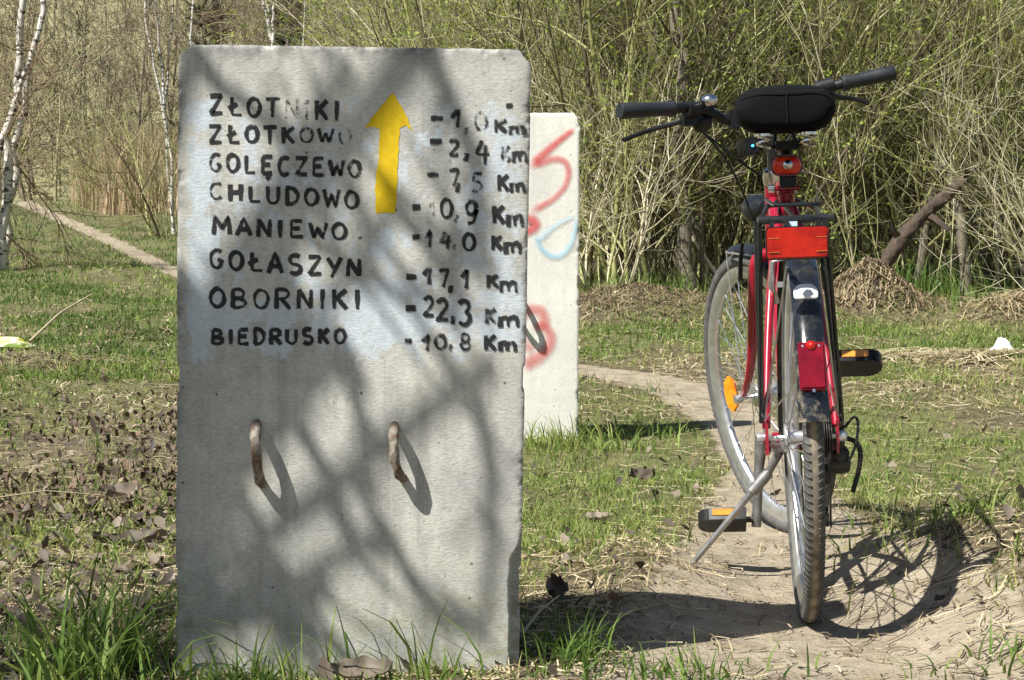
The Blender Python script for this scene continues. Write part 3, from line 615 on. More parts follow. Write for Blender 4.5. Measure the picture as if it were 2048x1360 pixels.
# mudguards
def fender(name, c, a0, a1, xf, w, mat, rad):
    n = 48; sec = 9; m = MB(xf); c = np.array(c, float); outer = []; vs = []
    for i in range(n+1):
        t = math.radians(a0+(a1-a0)*i/n); taper = 1.0
        for lay in (0, 1):
            for k in range(sec):
                s_ = -1+2*k/(sec-1); x = s_*w/2*taper; r = rad-.012*abs(s_)**2.6-.0014*lay; vs.append(c+[x, r*math.cos(t), r*math.sin(t)])
    fs = []; m2 = 2*sec
    for i in range(n):
        for k in range(sec-1):
            fs.append((i*m2+k, i*m2+k+1, (i+1)*m2+k+1, (i+1)*m2+k)); fs.append((i*m2+sec+k, (i+1)*m2+sec+k, (i+1)*m2+sec+k+1, i*m2+sec+k+1))
        for k, l in ((0, sec), (sec-1, m2-1)): fs.append((i*m2+k, (i+1)*m2+k, (i+1)*m2+l, i*m2+l))
    for i in (0, n):
        for k in range(sec-1): fs.append((i*m2+k, i*m2+k+1, i*m2+sec+k+1, i*m2+sec+k))
    m._add(vs, fs); return m.build(name, mat, bike)
FR = R+.026
fender('mudguard', FA, 84, 205, st, .050, M['black_gloss'], R+.022)
fender('mudguard', (0, 0, R), -8, 170, ident, .052, M['fender'], FR)
def fpt(adeg, x=0, up=0): a = math.radians(adeg); return np.array([x, (FR+up)*math.cos(a), R+(FR+up)*math.sin(a)])
sy = mbp()
for s_ in (-1, 1): sy.tube([(s_*.070, -.004, R+.035), fpt(160, s_*.028, -.004)], .0019, 6)
for s_ in (-1, 1): sy.tube([(s_*.070, -.004, R+.035), fpt(118, s_*.028, -.004)], .0019, 6)
sy.build('mudguard_stay', M['spoke'], bike)
fs_ = steered()
for s_ in (-1, 1): fs_.tube([FA+[s_*.062, 0, .02], FA+[s_*.03, (R+.012)*math.cos(1.50), (R+.012)*math.sin(1.50)]], .0019, 6)
fs_.tube([CR+[-.05, -.02, .0], FA+[-.028, (R+.008)*math.cos(1.48), (R+.008)*math.sin(1.48)]], .003, 6)
fs_.build('mudguard_stay', M['spoke'], bike)
def on_fender(name, mat, a_mid, h, w, r, th, bevel=.002, lift=.0):
    t = math.radians(a_mid); c = fpt(a_mid, 0, th/2+lift); m = mbp(); nrm = np.array([0, math.cos(t), math.sin(t)]); tan = np.array([0, -math.sin(t), math.cos(t)])*-1
    m.prism(rrect(w, h, r), c, (1, 0, 0), -tan, th); return m.build(name, mat, bike, bevel=bevel)
ws = mbp(); o_ = rrect(.043, .036, .014, 5)
ring_ = lambda k, up: [(lambda a, x: np.array([x, (FR-.012*abs(x/.026)**2.6+up)*math.cos(a), R+(FR-.012*abs(x/.026)**2.6+up)*math.sin(a)]))(math.radians(131)+y*k/FR, x*k) for x, y in o_]
ws.loft([ring_(1, -.001), ring_(1, .0030), ring_(.93, .0038), ring_(.5, .0042), ring_(.05, .0042)]); wl = ws.build('white_sticker', M['white_sticker'], bike)
dl = on_fender('tail_lamp', M['dark_red_lens'], 155.5, .086, .046, .004, .016, .003, -.004); dl['label'] = 'dark red lamp box on the rear mudguard'
lb = mbp(); lb.lathe(fpt(150.2, 0, .011), fpt(150.2)-np.array([0, 0, R]), [(0, .0095), (.004, .009), (.008, .005), (.009, 0)], 14); o_ = lb.build('bulb_lens', M['red_lens'], dl)
for a_, x_ in ((150.2, -.014), (150.2, .014), (162.3, .001)):
    sc_ = mbp(); sc_.lathe(fpt(a_, x_, .011), fpt(a_)-np.array([0, 0, R]), [(0, .0035), (.0025, .003), (.003, 0)], 8); sc_.build('screw', M['chrome'], dl)
# saddle with fabric cover
sd = mbp(); rings = []
def sadring(y, w, zt, zb, n=26, pw=4.2):
    o = []
    for k in range(n):
        t = 2*math.pi*k/n; c_, s_ = math.cos(t), math.sin(t); x = w/2*math.copysign(abs(c_)**(2/pw), c_); zz = math.copysign(abs(s_)**(2/2.6), s_)
        tap = 1-.10*max(0, -zz); z = (zt+zb)/2+(zt-zb)/2*zz; z -= .010*(abs(c_)**2)*(zz > 0)
        o.append(np.array([x*tap-.009, y, z]))
    return o
for y, w, zt, zb in ((.028, .130, .995, .945), (.034, .168, 1.006, .934), (.050, .190, 1.013, .926), (.085, .197, 1.018, .923), (.13, .196, 1.022, .928), (.17, .180, 1.022, .934), (.21, .140, 1.018, .938), (.25, .098, 1.013, .942), (.29, .074, 1.010, .945), (.32, .062, 1.006, .948), (.335, .040, 1.0, .955)): rings.append(sadring(y, w, zt, zb))
sd.loft(rings); so = sd.build('saddle', M['fabric'], bike, angle=70)
so.modifiers.new('sub', 'SUBSURF').levels = 1; so.modifiers['sub'].render_levels = 2
sm_ = mbp(); sm_.tube([(-.100, .045, .998), (-.08, .030, 1.001), (-.009, .0255, 1.0), (.06, .030, 1.0), (.082, .045, .997)], .0011, 5, smoothn=2); sm_.tube([(-.009, .0262, 1.0), (-.008, .0262, .945)], .0009, 5); sm_.build('seam', M['black_plastic'], so)
spg = mbp()
for x_ in (-.053, .032):
    spg = mbp()
    hel = [(x_+.012*math.cos(t*.8), .070+.012*math.sin(t*.8), .898+.0022*t) for t in range(0, 13)]; spg.tube(hel, .0028, 6); spg.lathe((x_, .060, .920), (0, 0, 1), [(0, .0), (0, .017), (.005, .017), (.006, .0)], 14)
    spg.build('saddle_spring', M['chrome'], so)
rl_ = mbp()
for s_ in (-1, 1): rl_.tube([(s_*.045-.009, .09, .915), (s_*.03-.006, .16, .905), (s_*.024, .24, .905), (s_*.015, .31, .945)], .0040, 8, smoothn=1)
rl_.box((0, .222, .908), (.044, .04, .018)); rl_.build('saddle_rails', M['black_plastic'], so, bevel=.0)
spo = mbp(); spo.tube([SEAT, (0, .228, .91)], .0130, 12); spo.build('seat_post', M['black_plastic'], bike)
# lamp clipped to the seat post
tl = mbp(); tl.prism(rrect(.064, .042, .019, 7), (-.003, .196, .868), (1, 0, 0), (0, .08, 1), .020); tlo = tl.build('seat_post_lamp', M['dark_red_lens'], bike, bevel=.006)
ldm = mbp(); ldm.loft([[np.array([-.003+x*k, .1855-dy, .868+y*k+.0]) for x, y in rrect(.056, .034, .0155, 7)] for k, dy in ((1, 0), (.96, .004), (.8, .0075), (.5, .0095), (.05, .010))]); ldm.build('lens', M['lamp_lens'], tlo)
tlo['label'] = 'oval red tail lamp on the seat post'
lb2 = mbp(); lb2.lathe((-.001, .1765, .869), (0, -1, .08), [(0, .010), (.003, .0085), (.005, .004), (.0055, 0)], 14); lb2.build('bulb_lens', M['chrome'], tlo)
tb = mbp(); tb.prism(rrect(.060, .040, .018, 6), (-.003, .213, .868), (1, 0, 0), (0, .08, 1), .014); tb.box((.0, .225, .838), (.032, .034, .026)); tb.build('lamp_bracket', M['black_plastic'], tlo, bevel=.003)
# rear rack
rk = mbp(); rr_ = .0050
rk.tube([(-.060, .0, .768), (-.050, .10, .781), (-.042, .20, .792), (.046, .20, .790), (.046, .10, .781), (.043, 0, .766)], rr_, 8, smoothn=1)
rk.tube([(-.060, .0, .768), (-.074, -.15, .762), (-.077, -.27, .758), (-.066, -.302, .757), (.035, -.302, .757), (.045, -.27, .757), (.046, -.15, .762), (.043, 0, .766)], rr_*1.05, 8, smoothn=1)
rk.tube([(-.082, -.30, .757), (.048, -.30, .757)], .0062, 8)
for y_ in (-.18, -.03): rk.tube([(-.072+.06*(y_+.18), y_, .762), (.046, y_, .762)], .004, 8)
rk.tube([(-.02, -.3, .757), (-.01, .2, .79)], .004, 8)
for s_, x0_ in ((-1, -.074), (1, .045)):
    for y_, yb in ((-.16, -.012), (.02, .010)):
        rk.tube([(x0_, y_, .760), (x0_+s_*.0, y_, .74), (s_*.074, yb, R+.055), (s_*.075, yb*.6, R+.03)], .0046, 8, smoothn=1)
rk.tube([(-.03, .2, .79), (-.02, .262, .80)], .0045, 8); rk.tube([(.03, .2, .79), (.02, .262, .80)], .0045, 8)
for x_ in (-.06, -.035, .018, .03): rk.box((x_, -.316, .745), (.008, .012, .022))
rko = rk.build('rear_rack', M['black_gloss'], bike)
rf = mbp(); rf.prism(rrect(.104, .053, .007), (-.0175, -.333, .717), (1, 0, 0), (0, -.05, 1), .010); rfo = rf.build('reflector', M['red_lens'], rko, bevel=.003); rfo['label'] = 'wide red reflector at the end of the rear rack'
for z_ in (.702, .726):
    for x_ in (-.058, .023): rl2 = mbp(); rl2.box((x_, -.3385, z_), (.019, .0016, .0006)); rl2.build('moulded_line', M['amber_lens'], rfo)
lbm = mbp(); lbm.box((-.024, -.312, .749), (.016, .004, .010)); lbm.build('sticker', M['label_blue'], rko)
rbk = mbp(); rbk.prism(rrect(.108, .057, .008), (-.0175, -.326, .717), (1, 0, 0), (0, -.05, 1), .006); rbk.build('reflector_backing', M['black_plastic'], rko, bevel=.001)
spring_clip = mbp(); spring_clip.tube([(-.052, .05, .80), (-.046, -.10, .787), (-.044, -.14, .785), (.036, -.14, .785), (.038, -.10, .787), (.044, .05, .80)], .0038, 8, smoothn=1); spring_clip.build('spring_clip', M['black_gloss'], rko)
# drivetrain
ck = mbp(); ck.tube([BB-[.062, 0, 0], BB+[.062, 0, 0]], .009, 10)
ck.tube([BB-[.058, 0, -.012], BB-[.066, 0, .06], BB-[.075, 0, .18]], [.0150, .0100, .0105], 10); ck.tube([BB+[.058, 0, -.012], BB+[.066, 0, .06], BB+[.075, 0, .18]], [.0150, .0100, .0105], 10)
ck.build('crank', M['steel_dull'], bike)
cr_ = mbp(); cr_.lathe(BB+[.047, 0, 0], (1, 0, 0), [(-.002, .04), (-.002, .086), (.002, .088), (.002, .04)], 48, closed_prof=True)
for k in range(44): a = 2*math.pi*k/44; cr_.box(BB+np.array([.047, .090*math.cos(a), .090*math.sin(a)]), (.003, .005, .005), (a, 0, 0))
for k in range(5): a = 2*math.pi*k/5+.3; cr_.tube([BB+[.047, 0, 0], BB+np.array([.047, .06*math.cos(a), .06*math.sin(a)])], .006, 6)
cr_.build('chainring', M['dark_steel'], bike)
cs = mbp()
for k, rr2 in enumerate((.056, .050, .045, .040, .036, .031)):
    cs.lathe((.030+k*.0048, 0, R), (1, 0, 0), [(-.001, .014), (-.001, rr2), (.001, rr2), (.001, .014)], 36, closed_prof=True)
cs.build('cassette', M['dark_steel'], bike)
ch = mbp(); DJ = np.array([.045, .03, R-.075])
ch.tube([(.045, 0, R+.044), (.046, .22, R+.035), (.047, .447, .292+.091)], .0042, 6); ch.tube([(.047, .447, .292-.091), (.046, .25, R-.145), DJ+[0, .02, -.075]], .0042, 6)
ch.tube([BB+np.array([.047, .091*math.cos(a), .091*math.sin(a)]) for a in np.linspace(math.pi/2, -math.pi/2, 14)], .0042, 6); ch.build('chain', M['dark_steel'], bike)
dr = mbp(); dr.lathe(DJ+[.030, 0, .020], (1, 0, 0), [(-.02, 0), (-.02, .019), (0, .021), (.014, .017), (.017, .008), (.018, 0)], 14); dr.box(DJ+[.02, -.01, .045], (.024, .022, .06), (.3, 0, 0)); dr.lathe(DJ+[.028, -.012, .038], (0, -1, .3), [(-.01, .016), (.012, .016), (.015, .010), (.015, 0)], 12)
dr.prism([(-.02, .02), (.018, .02), (.03, -.10), (.012, -.105)], DJ+[-.008, 0, 0], (0, 1, 0), (0, 0, 1), .003); dr.prism([(-.02, .02), (.018, .02), (.03, -.10), (.012, -.105)], DJ+[.008, 0, 0], (0, 1, 0), (0, 0, 1), .003)
for c_ in (DJ, DJ+np.array([0, .02, -.085])): dr.lathe(c_, (1, 0, 0), [(-.004, 0), (-.004, .019), (.004, .019), (.004, 0)], 16)
dr.build('derailleur', M['dark_steel'], bike, bevel=.0)
gd = mbp(); gd.tube([(.062, .0, .350), (.074, .012, .344), (.092, .02, .340), (.105, .02, .333), (.112, .02, .314), (.107, .02, .280), (.094, .02, .238)], .0048, 8, smoothn=2); gd.build('derailleur_guard', M['black_plastic'], bike)
gc = mbp(); gc.tube([(.066, .02, .356), (.085, .02, .364), (.095, .02, .379), (.103, .01, .384), (.107, .0, .371), (.100, -.01, .330), (.086, 0, .298)], .0028, 7, smoothn=2); gc.build('gear_cable', M['black_plastic'], bike)
# pedals
def pedal(sx, cz, tilt):
    c = np.array([sx*.146, .447, cz]); m = mbp(); Rm = np.array(Euler((tilt, 0, 0)).to_matrix())
    o = [(-.050*sx, -.040), (.030*sx, -.040), (.044*sx, -.030), (.052*sx, -.012), (.052*sx, .012), (.044*sx, .030), (.030*sx, .040), (-.050*sx, .040)]
    if sx < 0: o = o[::-1]
    m.prism(o, c, Rm@np.array([1, 0, 0]), Rm@np.array([0, 1, 0]), .027)
    for k in range(6): m.box(c+Rm@np.array([sx*(.030+.003*k), -.0385+.0055*max(0, k-1)*.9, 0]), (.0016, .006, .024), (tilt, 0, 0))
    p = m.build('pedal', M['black_plastic'], bike, bevel=.004)
    q = mbp(); q.box(c+Rm@np.array([-sx*.006, -.0405, .003]), (.056, .003, .0145), (tilt, 0, 0)); q.build('reflector', M['amber_lens'], p, bevel=.0006)
    ax_ = mbp(); ax_.tube([c-[sx*.074, 0, 0], c+[sx*.04, 0, 0]], .0065, 8); ax_.build('axle', M['dark_steel'], p)
pedal(-1, .128, -.5); pedal(1, .455, -.5)
kk = mbp(); kk.tube([(-.026, .33, .285), (-.050, .345, .240), (-.213, .375, .048)], [.009, .0078, .0058], 10); kk.tube([(-.050, .345, .240), (-.085, .350, .200)], .0125, 10); kk.box((-.018, .33, .295), (.05, .04, .02)); kk.build('kickstand', M['steel_dull'], bike)
# brakes
bk = mbp()
for s_ in (-1, 1): bk.tube([(s_*.034, .145, .60), (s_*.044, .12, .635), (s_*.040, .11, .680)], [.008, .006, .005], 8); bk.box((s_*.026, .12, .635), (.012, .045, .010))
bk.tube([(-.040, .11, .680), (.02, .10, .690), (.040, .11, .680)], .0022, 6); bk.build('rear_brake', M['alloy'], bike)
for s_ in (-1, 1):
    fb = steered(); fb.tube([FA+[s_*.046, -.07, .29], FA+[s_*.050, -.10, .335], FA+[s_*.042, -.11, .375]], [.006, .005, .004], 8); fb.build('front_brake', M['black_plastic'], bike)
# cockpit
hbm = steered()
hbm.tube([(-.353, .760, 1.068), (-.227, .79, 1.056), (-.17, .805, 1.054), (-.12, .82, 1.034), (-.075, .835, 1.008), (-.03, .84, 1.0), (.03, .84, 1.0), (.075, .835, 1.008), (.12, .82, 1.030), (.16, .815, 1.043), (.21, .79, 1.048), (.300, .762, 1.0515)], .0122, 12, smoothn=1)
hbo = hbm.build('handlebar', M['black_plastic'], bike)
for pts in ([(-.358, .759, 1.0685), (-.354, .760, 1.068), (-.29, .775, 1.062), (-.235, .788, 1.057), (-.226, .790, 1.056), (-.218, .792, 1.0555)], [(.322, .757, 1.0525), (.318, .758, 1.052), (.28, .767, 1.0505), (.222, .786, 1.0485), (.212, .789, 1.048), (.203, .791, 1.0475)]):
    g = steered(); g.tube(pts, [.0165, .0185, .0168, .0160, .0195, .0185], 16); gc_ = g.build('grip', M['grip_rubber'], hbo)
def lever(s_):
    m = steered()
    if s_ < 0: pts = [(-.168, .835, 1.030), (-.200, .855, 1.024), (-.256, .862, 1.019), (-.300, .85, 1.012), (-.330, .842, 1.006)]
    else: pts = [(.185, .825, 1.026), (.217, .84, 1.019), (.250, .845, 1.012), (.272, .842, 1.003), (.286, .84, .994)]
    m.tube(pts, [.0085, .0065, .0058, .0056, .0062], 8, smoothn=1)
    return m.build('brake_lever', M['black_plastic'], hbo)
lever(-1); lever(1)
for s_ in (-1, 1):
    m = steered(); m.tube([(s_*.150-.004, .812, 1.046), (s_*.185, .80, 1.050)], .0185, 12); m.box((s_*.165, .826, 1.026), (.045, .03, .028)); m.build('lever_clamp', M['black_plastic'], hbo, bevel=.0)
sh = steered(); sh.lathe((-.140, .828, 1.012), (.2, -.6, -1), [(-.012, 0), (-.012, .022), (.006, .024), (.014, .016), (.015, 0)], 16); sh.build('gear_shifter', M['black_plastic'], hbo)
be = steered(); be.lathe((-.128, .795, 1.058), (0, -.15, 1), [(-.008, .015), (.0, .019), (.008, .0185), (.014, .013), (.016, .004), (.016, 0)], 18); beo = be.build('bell', M['chrome'], hbo)
bs = steered(); bs.box((-.128, .797, 1.047), (.026, .022, .012)); bs.tube([(-.145, .79, 1.054), (-.152, .785, 1.066)], .0022, 6); bs.build('bell_base', M['black_plastic'], beo)
bx = steered(); bx.box((-.062, .832, 1.010), (.022, .028, .044)); bx.build('bar_mount', M['black_plastic'], hbo, bevel=.003)
fl = steered(); fl.prism(rrect(.034, .040, .006), (-.030, .850, .941), (1, 0, 0), (0, .1, 1), .055); fl.box((-.008, .845, .948), (.03, .03, .036)); flo = fl.build('front_lamp', M['black_plastic'], hbo, bevel=.003)
ld = steered(); ld.lathe((-.030, .8215, .943), (0, -1, .1), [(0, .0032), (.002, .0030), (.0022, 0)], 12); ld.build('blue_light', M['led'], flo)
sm2 = steered(); sm2.tube([PT+AX*.55, PT+AX*.66, PT+AX*.70+FWD*.02, (0, .84, 1.0)], [.0115, .0135, .016, .019], 12); sm2.build('stem', M['black_gloss'], bike)
smc = steered(); smc.lathe(PT+AX*.57, AX, [(-.015, .022), (.0, .024), (.018, .022), (.020, .012)], 14); smc.build('headset', M['chrome'], bike)
hl = steered(); hl.lathe((.034, 1.0, .795), (0, 1, 0), [(-.055, 0), (-.05, .018), (-.03, .030), (0, .036), (.02, .034), (.022, 0)], 18); hl.tube([(.03, .99, .78), (.0, .93, .75)], .006, 8); hl.build('headlamp', M['black_gloss'], bike)
cb = steered()
cb.tube([(-.16, .845, 1.013), (-.115, .87, .985), (-.06, .875, .930), (-.02, .865, .885), (.006, .86, .865), (.02, .90, .80)], .0028, 7, smoothn=2)
cb.tube([(-.15, .842, 1.010), (-.10, .87, .960), (-.063, .90, .915), (-.039, .92, .872), (-.011, .95, .815), (.0, .96, .76)], .0028, 7, smoothn=2)
cb.tube([(.17, .842, 1.010), (.12, .90, .97), (.06, .91, .90), (.02, .90, .82)], .0028, 7, smoothn=2)
cb.build('cables', M['black_plastic'], bike)

# ------------------------------------------------------------------ low vegetation and litter (nobody could count it)
def occupied(x, y):
    m = (x > TL[0]-.0) & (x < TR[0]) & (y > Y0-.005) & (y < Y0+.12)
    return m | ((x > bTL[0]) & (x < bTR[0]) & (y > Y1-.005) & (y < Y1+.12))
def scatter(n, y0, y1, pw, spread=.33, fld=None, seed=0):
    r = np.random.default_rng(seed); t = r.random(n); e = 1-pw
    y = (y0**e+(y1**e-y0**e)*t)**(1/e); x = (r.random(n)*2-1)*(spread*y+.15); k = ~occupied(x, y)
    if fld is not None: k &= r.random(n) < fld(x, y)
    return x[k], y[k], r
def blades(mb, x, y, h, w, tint, r, bend=.6, z=None, nseg=3, azim=None):
    n = len(x); z = gz(x, y)-.004 if z is None else z; a = r.random(n)*2*math.pi if azim is None else azim; d = np.stack([np.cos(a), np.sin(a), np.zeros(n)], 1)
    fa = r.random(n)*2*math.pi; side = np.stack([np.cos(fa), np.sin(fa), np.zeros(n)], 1); b = bend*(.2+1.2*r.random(n)); V = []
    base = np.stack([x, y, z], 1)
    for k in range(nseg+1):
        t = k/nseg; wk = w*(1-t**1.6*.92)
        th = b*t; p = base+d*(h*t*np.sin(th)*1.0)[:, None]+np.array([0, 0, 1])*(h*t*np.cos(th))[:, None]
        V += [p-side*(wk/2)[:, None], p+side*(wk/2)[:, None]]
    V = np.stack(V, 1); m = 2*(nseg+1); idx = np.arange(n*m).reshape(n, m)
    q = np.concatenate([np.stack([idx[:, 2*k], idx[:, 2*k+1], idx[:, 2*k+3], idx[:, 2*k+2]], -1) for k in range(nseg)]); mb.add(V, q, tint=np.repeat(tint, m))
gm = NM()
gfield = lambda x, y: (.30+.70*sm(.36, .56, fbm(x*2.4, y*2.0, 45)))*np.clip(.10+.95*greenf(x, y)[0], 0, 1)*(1-.93*sandmask(x, y))
x, y, r = scatter(170000, 2.75, 9, 1.6, fld=gfield, seed=1); g, lit = greenf(x, y)
blades(gm, x, y, (.012+.032*r.random(len(x))**1.6)*(1+.35*fbm(x*3, y*3, 40)), .0022+.0022*r.random(len(x)), np.clip(.95-.44*g+.44*(r.random(len(x))-.5), 0, 1), r, 1.0)
x, y, r = scatter(190000, 8.5, 46, 2.0, .32, fld=gfield, seed=2); g, lit = greenf(x, y)
blades(gm, x, y, (.02+.045*r.random(len(x)))*(y/9)**.25, (.004+.004*r.random(len(x)))*(y/9)**.7, np.clip(.90-.56*g+.40*(r.random(len(x))-.5)-.12*sm(-1,-3,x), 0, 1), r, .8, nseg=2)
def tufts(n, cx, cy, rx, ry, hmin, hmax, wid, t0, t1, bend, seed):
    r = np.random.default_rng(seed); x = cx+rx*r.normal(size=n)*.6; y = cy+ry*r.normal(size=n)*.6; k = ~occupied(x, y); x, y = x[k], y[k]; n = len(x)
    blades(gm, x, y, hmin+(hmax-hmin)*r.random(n)**1.5, wid*(.6+.7*r.random(n)), t0+(t1-t0)*r.random(n), r, bend, nseg=4)
tufts(240, -.67, 3.08, .10, .16, .08, .27, .008, .15, .6, 1.0, 11); tufts(60, -.80, 3.25, .16, .1, .05, .16, .006, .1, .7, 1.1, 12)
tufts(170, -.42, 3.03, .13, .05, .03, .12, .006, .05, .55, 1.0, 13); tufts(60, -.16, 3.02, .13, .05, .03, .08, .006, .05, .6, 1.1, 14); tufts(14, -.22, 3.06, .14, .03, .14, .24, .005, .1, .5, .8, 15)
tufts(120, .10, 3.16, .06, .10, .04, .12, .0055, .05, .45, 1.0, 16); tufts(120, .28, 3.12, .12, .10, .03, .09, .005, .05, .5, 1.0, 17); tufts(260, .22, 6.45, .20, .20, .04, .16, .006, .2, .75, .9, 18); tufts(120, .45, 6.95, .25, .12, .04, .10, .006, .05, .4, .9, 19)
tufts(260, .95, 4.1, .20, .35, .03, .10, .005, .2, .8, 1.0, 20); tufts(160, .95, 3.1, .25, .1, .03, .09, .005, .1, .6, 1.0, 21); tufts(400, 2.9, 13.6, .5, .8, .1, .35, .010, .05, .35, .6, 22); tufts(300, .95, 13.6, .5, .5, .1, .3, .010, .1, .5, .6, 23); tufts(150, -1.0, 4.0, .3, .5, .03, .11, .005, .1, .6, 1.0, 24)
rt = np.random.default_rng(29); cx_, cy_, _ = scatter(900, 2.9, 12, 1.5, fld=lambda x, y: np.clip(1.1-1.3*sandmask(x, y), 0, 1), seed=30)
for q_ in range(len(cx_)): tufts(int(10+24*rt.random()), cx_[q_], cy_[q_], .035+.03*rt.random()*cy_[q_]/4, .03+.03*rt.random()*cy_[q_]/4, .025, .05+.05*rt.random(), .0034*(cy_[q_]/4)**.5, .1+.2*rt.random(), .45+.5*rt.random(), 1.0, 500+q_)
gro = gm.build('grass', M['grass']); tag(gro, 'short patchy green and yellow spring grass covering the meadow', 'grass', kind='stuff')
# straw lying flat
sm3 = NM(); sfield = lambda x, y: (1-.5*greenf(x, y)[1])*np.clip(.55-.25*greenf(x, y)[0], 0, 1)*(1-.96*sandmask(x, y))
def lying(mb, x, y, L, w, tint, r, hup=.010):
    n = len(x); a = r.random(n)*2*math.pi; c = r.normal(size=n)*.8; V = []
    for k in range(4):
        t = k/3-.5; ang = a+c*t; px = x+np.cos(ang)*L*t; py = y+np.sin(ang)*L*t; pz = gz(px, py)+.003+hup*r.random(n)
        V.append(np.stack([px-np.sin(ang)*w/2, py+np.cos(ang)*w/2, pz], 1)); V.append(np.stack([px+np.sin(ang)*w/2, py-np.cos(ang)*w/2, pz+.001], 1))
    V = np.stack(V, 1); idx = np.arange(n*8).reshape(n, 8); mb.add(V, np.concatenate([np.stack([idx[:, 2*k], idx[:, 2*k+1], idx[:, 2*k+3], idx[:, 2*k+2]], -1) for k in range(3)]), tint=np.repeat(tint, 8))
x, y, r = scatter(52000, 2.75, 10, 1.7, fld=sfield, seed=5); lying(sm3, x, y, .025+.13*r.random(len(x))**3, .0016+.0018*r.random(len(x)), r.random(len(x)), r)
x, y, r = scatter(45000, 7.5, 40, 2.1, fld=sfield, seed=6); lying(sm3, x, y, .05+.14*r.random(len(x))**2, (.0028+.003*r.random(len(x)))*(y/9)**.6, r.random(len(x)), r, .018)
def heap(n, cx, cy, rx, ry, seed, lo=.1, hi=.7, hup=.08, L0=.1, L1=.5):
    r = np.random.default_rng(seed); x = cx+rx*r.normal(size=n)*.7; y = cy+ry*r.normal(size=n)*.7; lying(sm3, x, y, L0+L1*r.random(n)**2, .004+.006*r.random(n), lo+(hi-lo)*r.random(n), r, hup)
heap(700, .75, 12.0, .5, .6, 51, 0, .4, .04, .05, .2); heap(400, 1.6, 11.8, .5, .5, 52, .05, .5, .04, .05, .25); heap(900, 2.36, 12.6, .30, .32, 59, 0, .6, .05, .05, .2); heap(200, 2.5, 13.1, .4, .4, 53, .05, .5, .03, .06, .2); heap(550, 3.35, 11.9, .35, .5, 54, .1, .7, .08); heap(160, -2.2, 10.6, .35, .2, 55, 0, .3, .03, .05, .15)
heap(500, 2.0, 9.6, .6, .25, 56, .3, 1, .04)
sto = sm3.build('straw', M['straw']); tag(sto, 'dry straw and dead grass stems lying on the ground', 'straw', kind='stuff')
# leaf litter
lm = NM(); lfield = lambda x, y: np.clip(.10+.85*greenf(x, y)[1]*fbm(x*2.5, y*2.5, 61)*1.5, 0, 1)*(1-.93*sandmask(x, y))*np.clip(1.3-y/14, .1, 1)
def leaves(mb, x, y, sz, tint, r, up=.012, tilt=.5):
    n = len(x); a = r.random(n)*2*math.pi; z = gz(x, y)+.004+up*r.random(n); tx = r.normal(size=n)*tilt; ty_ = r.normal(size=n)*tilt
    prof = [(-1, 0), (-.5, .42), (.1, .52), (.55, .26), (1, 0), (.55, -.26), (.1, -.52), (-.5, -.42)]; V = []; cu = .25+.5*r.random(n)
    for (px, py) in [(0, 0)]+prof:
        jx = px+.10*r.normal(size=n)*(px != 0); jy = py+.10*r.normal(size=n)*(py != 0); lx, ly = jx*sz, jy*sz*1.1; lz = cu*sz*(np.abs(jy)**1.5*1.3+jx**2*.25)
        wx = lx*np.cos(a)-ly*np.sin(a); wy = lx*np.sin(a)+ly*np.cos(a); V.append(np.stack([x+wx, y+wy, z+lz+tx*lx+ty_*ly+.003], 1))
    V = np.stack(V, 1); idx = np.arange(n*9).reshape(n, 9); mb.add(V, None, np.concatenate([np.stack([idx[:, 0], idx[:, 1+k], idx[:, 1+(k+1) % 8]], -1) for k in range(8)]), tint=np.repeat(tint, 9))
x, y, r = scatter(20000, 2.75, 14, 1.7, fld=lfield, seed=8); leaves(lm, x, y, .005+.016*r.random(len(x))**2.2, r.random(len(x))*.9, r, .02)
x, y, r = scatter(1700, 2.8, 7, 1.5, fld=lfield, seed=88); leaves(lm, x, y, .008+.015*r.random(len(x))**2.5, r.random(len(x))*.8, r, .03, .9)
x, y, r = scatter(900, 2.9, 8, 1.5, fld=lambda x, y: .16*(1-sandmask(x, y))**2, seed=9); leaves(lm, x, y, .008+.012*r.random(len(x))**2, .4+.6*r.random(len(x)), r, .008)
lmo = lm.build('leaf_litter', M['leaf_dry']); tag(lmo, 'brown and grey dead leaves littering the meadow', 'leaf litter', kind='stuff')
tw = NM(); x, y, r = scatter(12000, 3.3, 12, 1.6, fld=lambda x, y: greenf(x, y)[1]*sm(.4, .6, fbm(x*1.8, y*1.8, 66)), seed=19); lying(tw, x, y, .015+.05*r.random(len(x))**2, .006+.016*r.random(len(x))**2, r.random(len(x))*.5, r, .035)
x, y, r = scatter(5000, 2.75, 10, 1.6, fld=lambda x, y: .25+.6*sandmask(x, y), seed=10)
lying(tw, x, y, .012+.05*r.random(len(x))**2, .0015+.003*r.random(len(x)), r.random(len(x))*.6, r, .004); two = tw.build('bark_debris', M['bark_brown']); tag(two, 'dark bits of bark and twig scattered over the sand and grass', 'debris', kind='stuff')
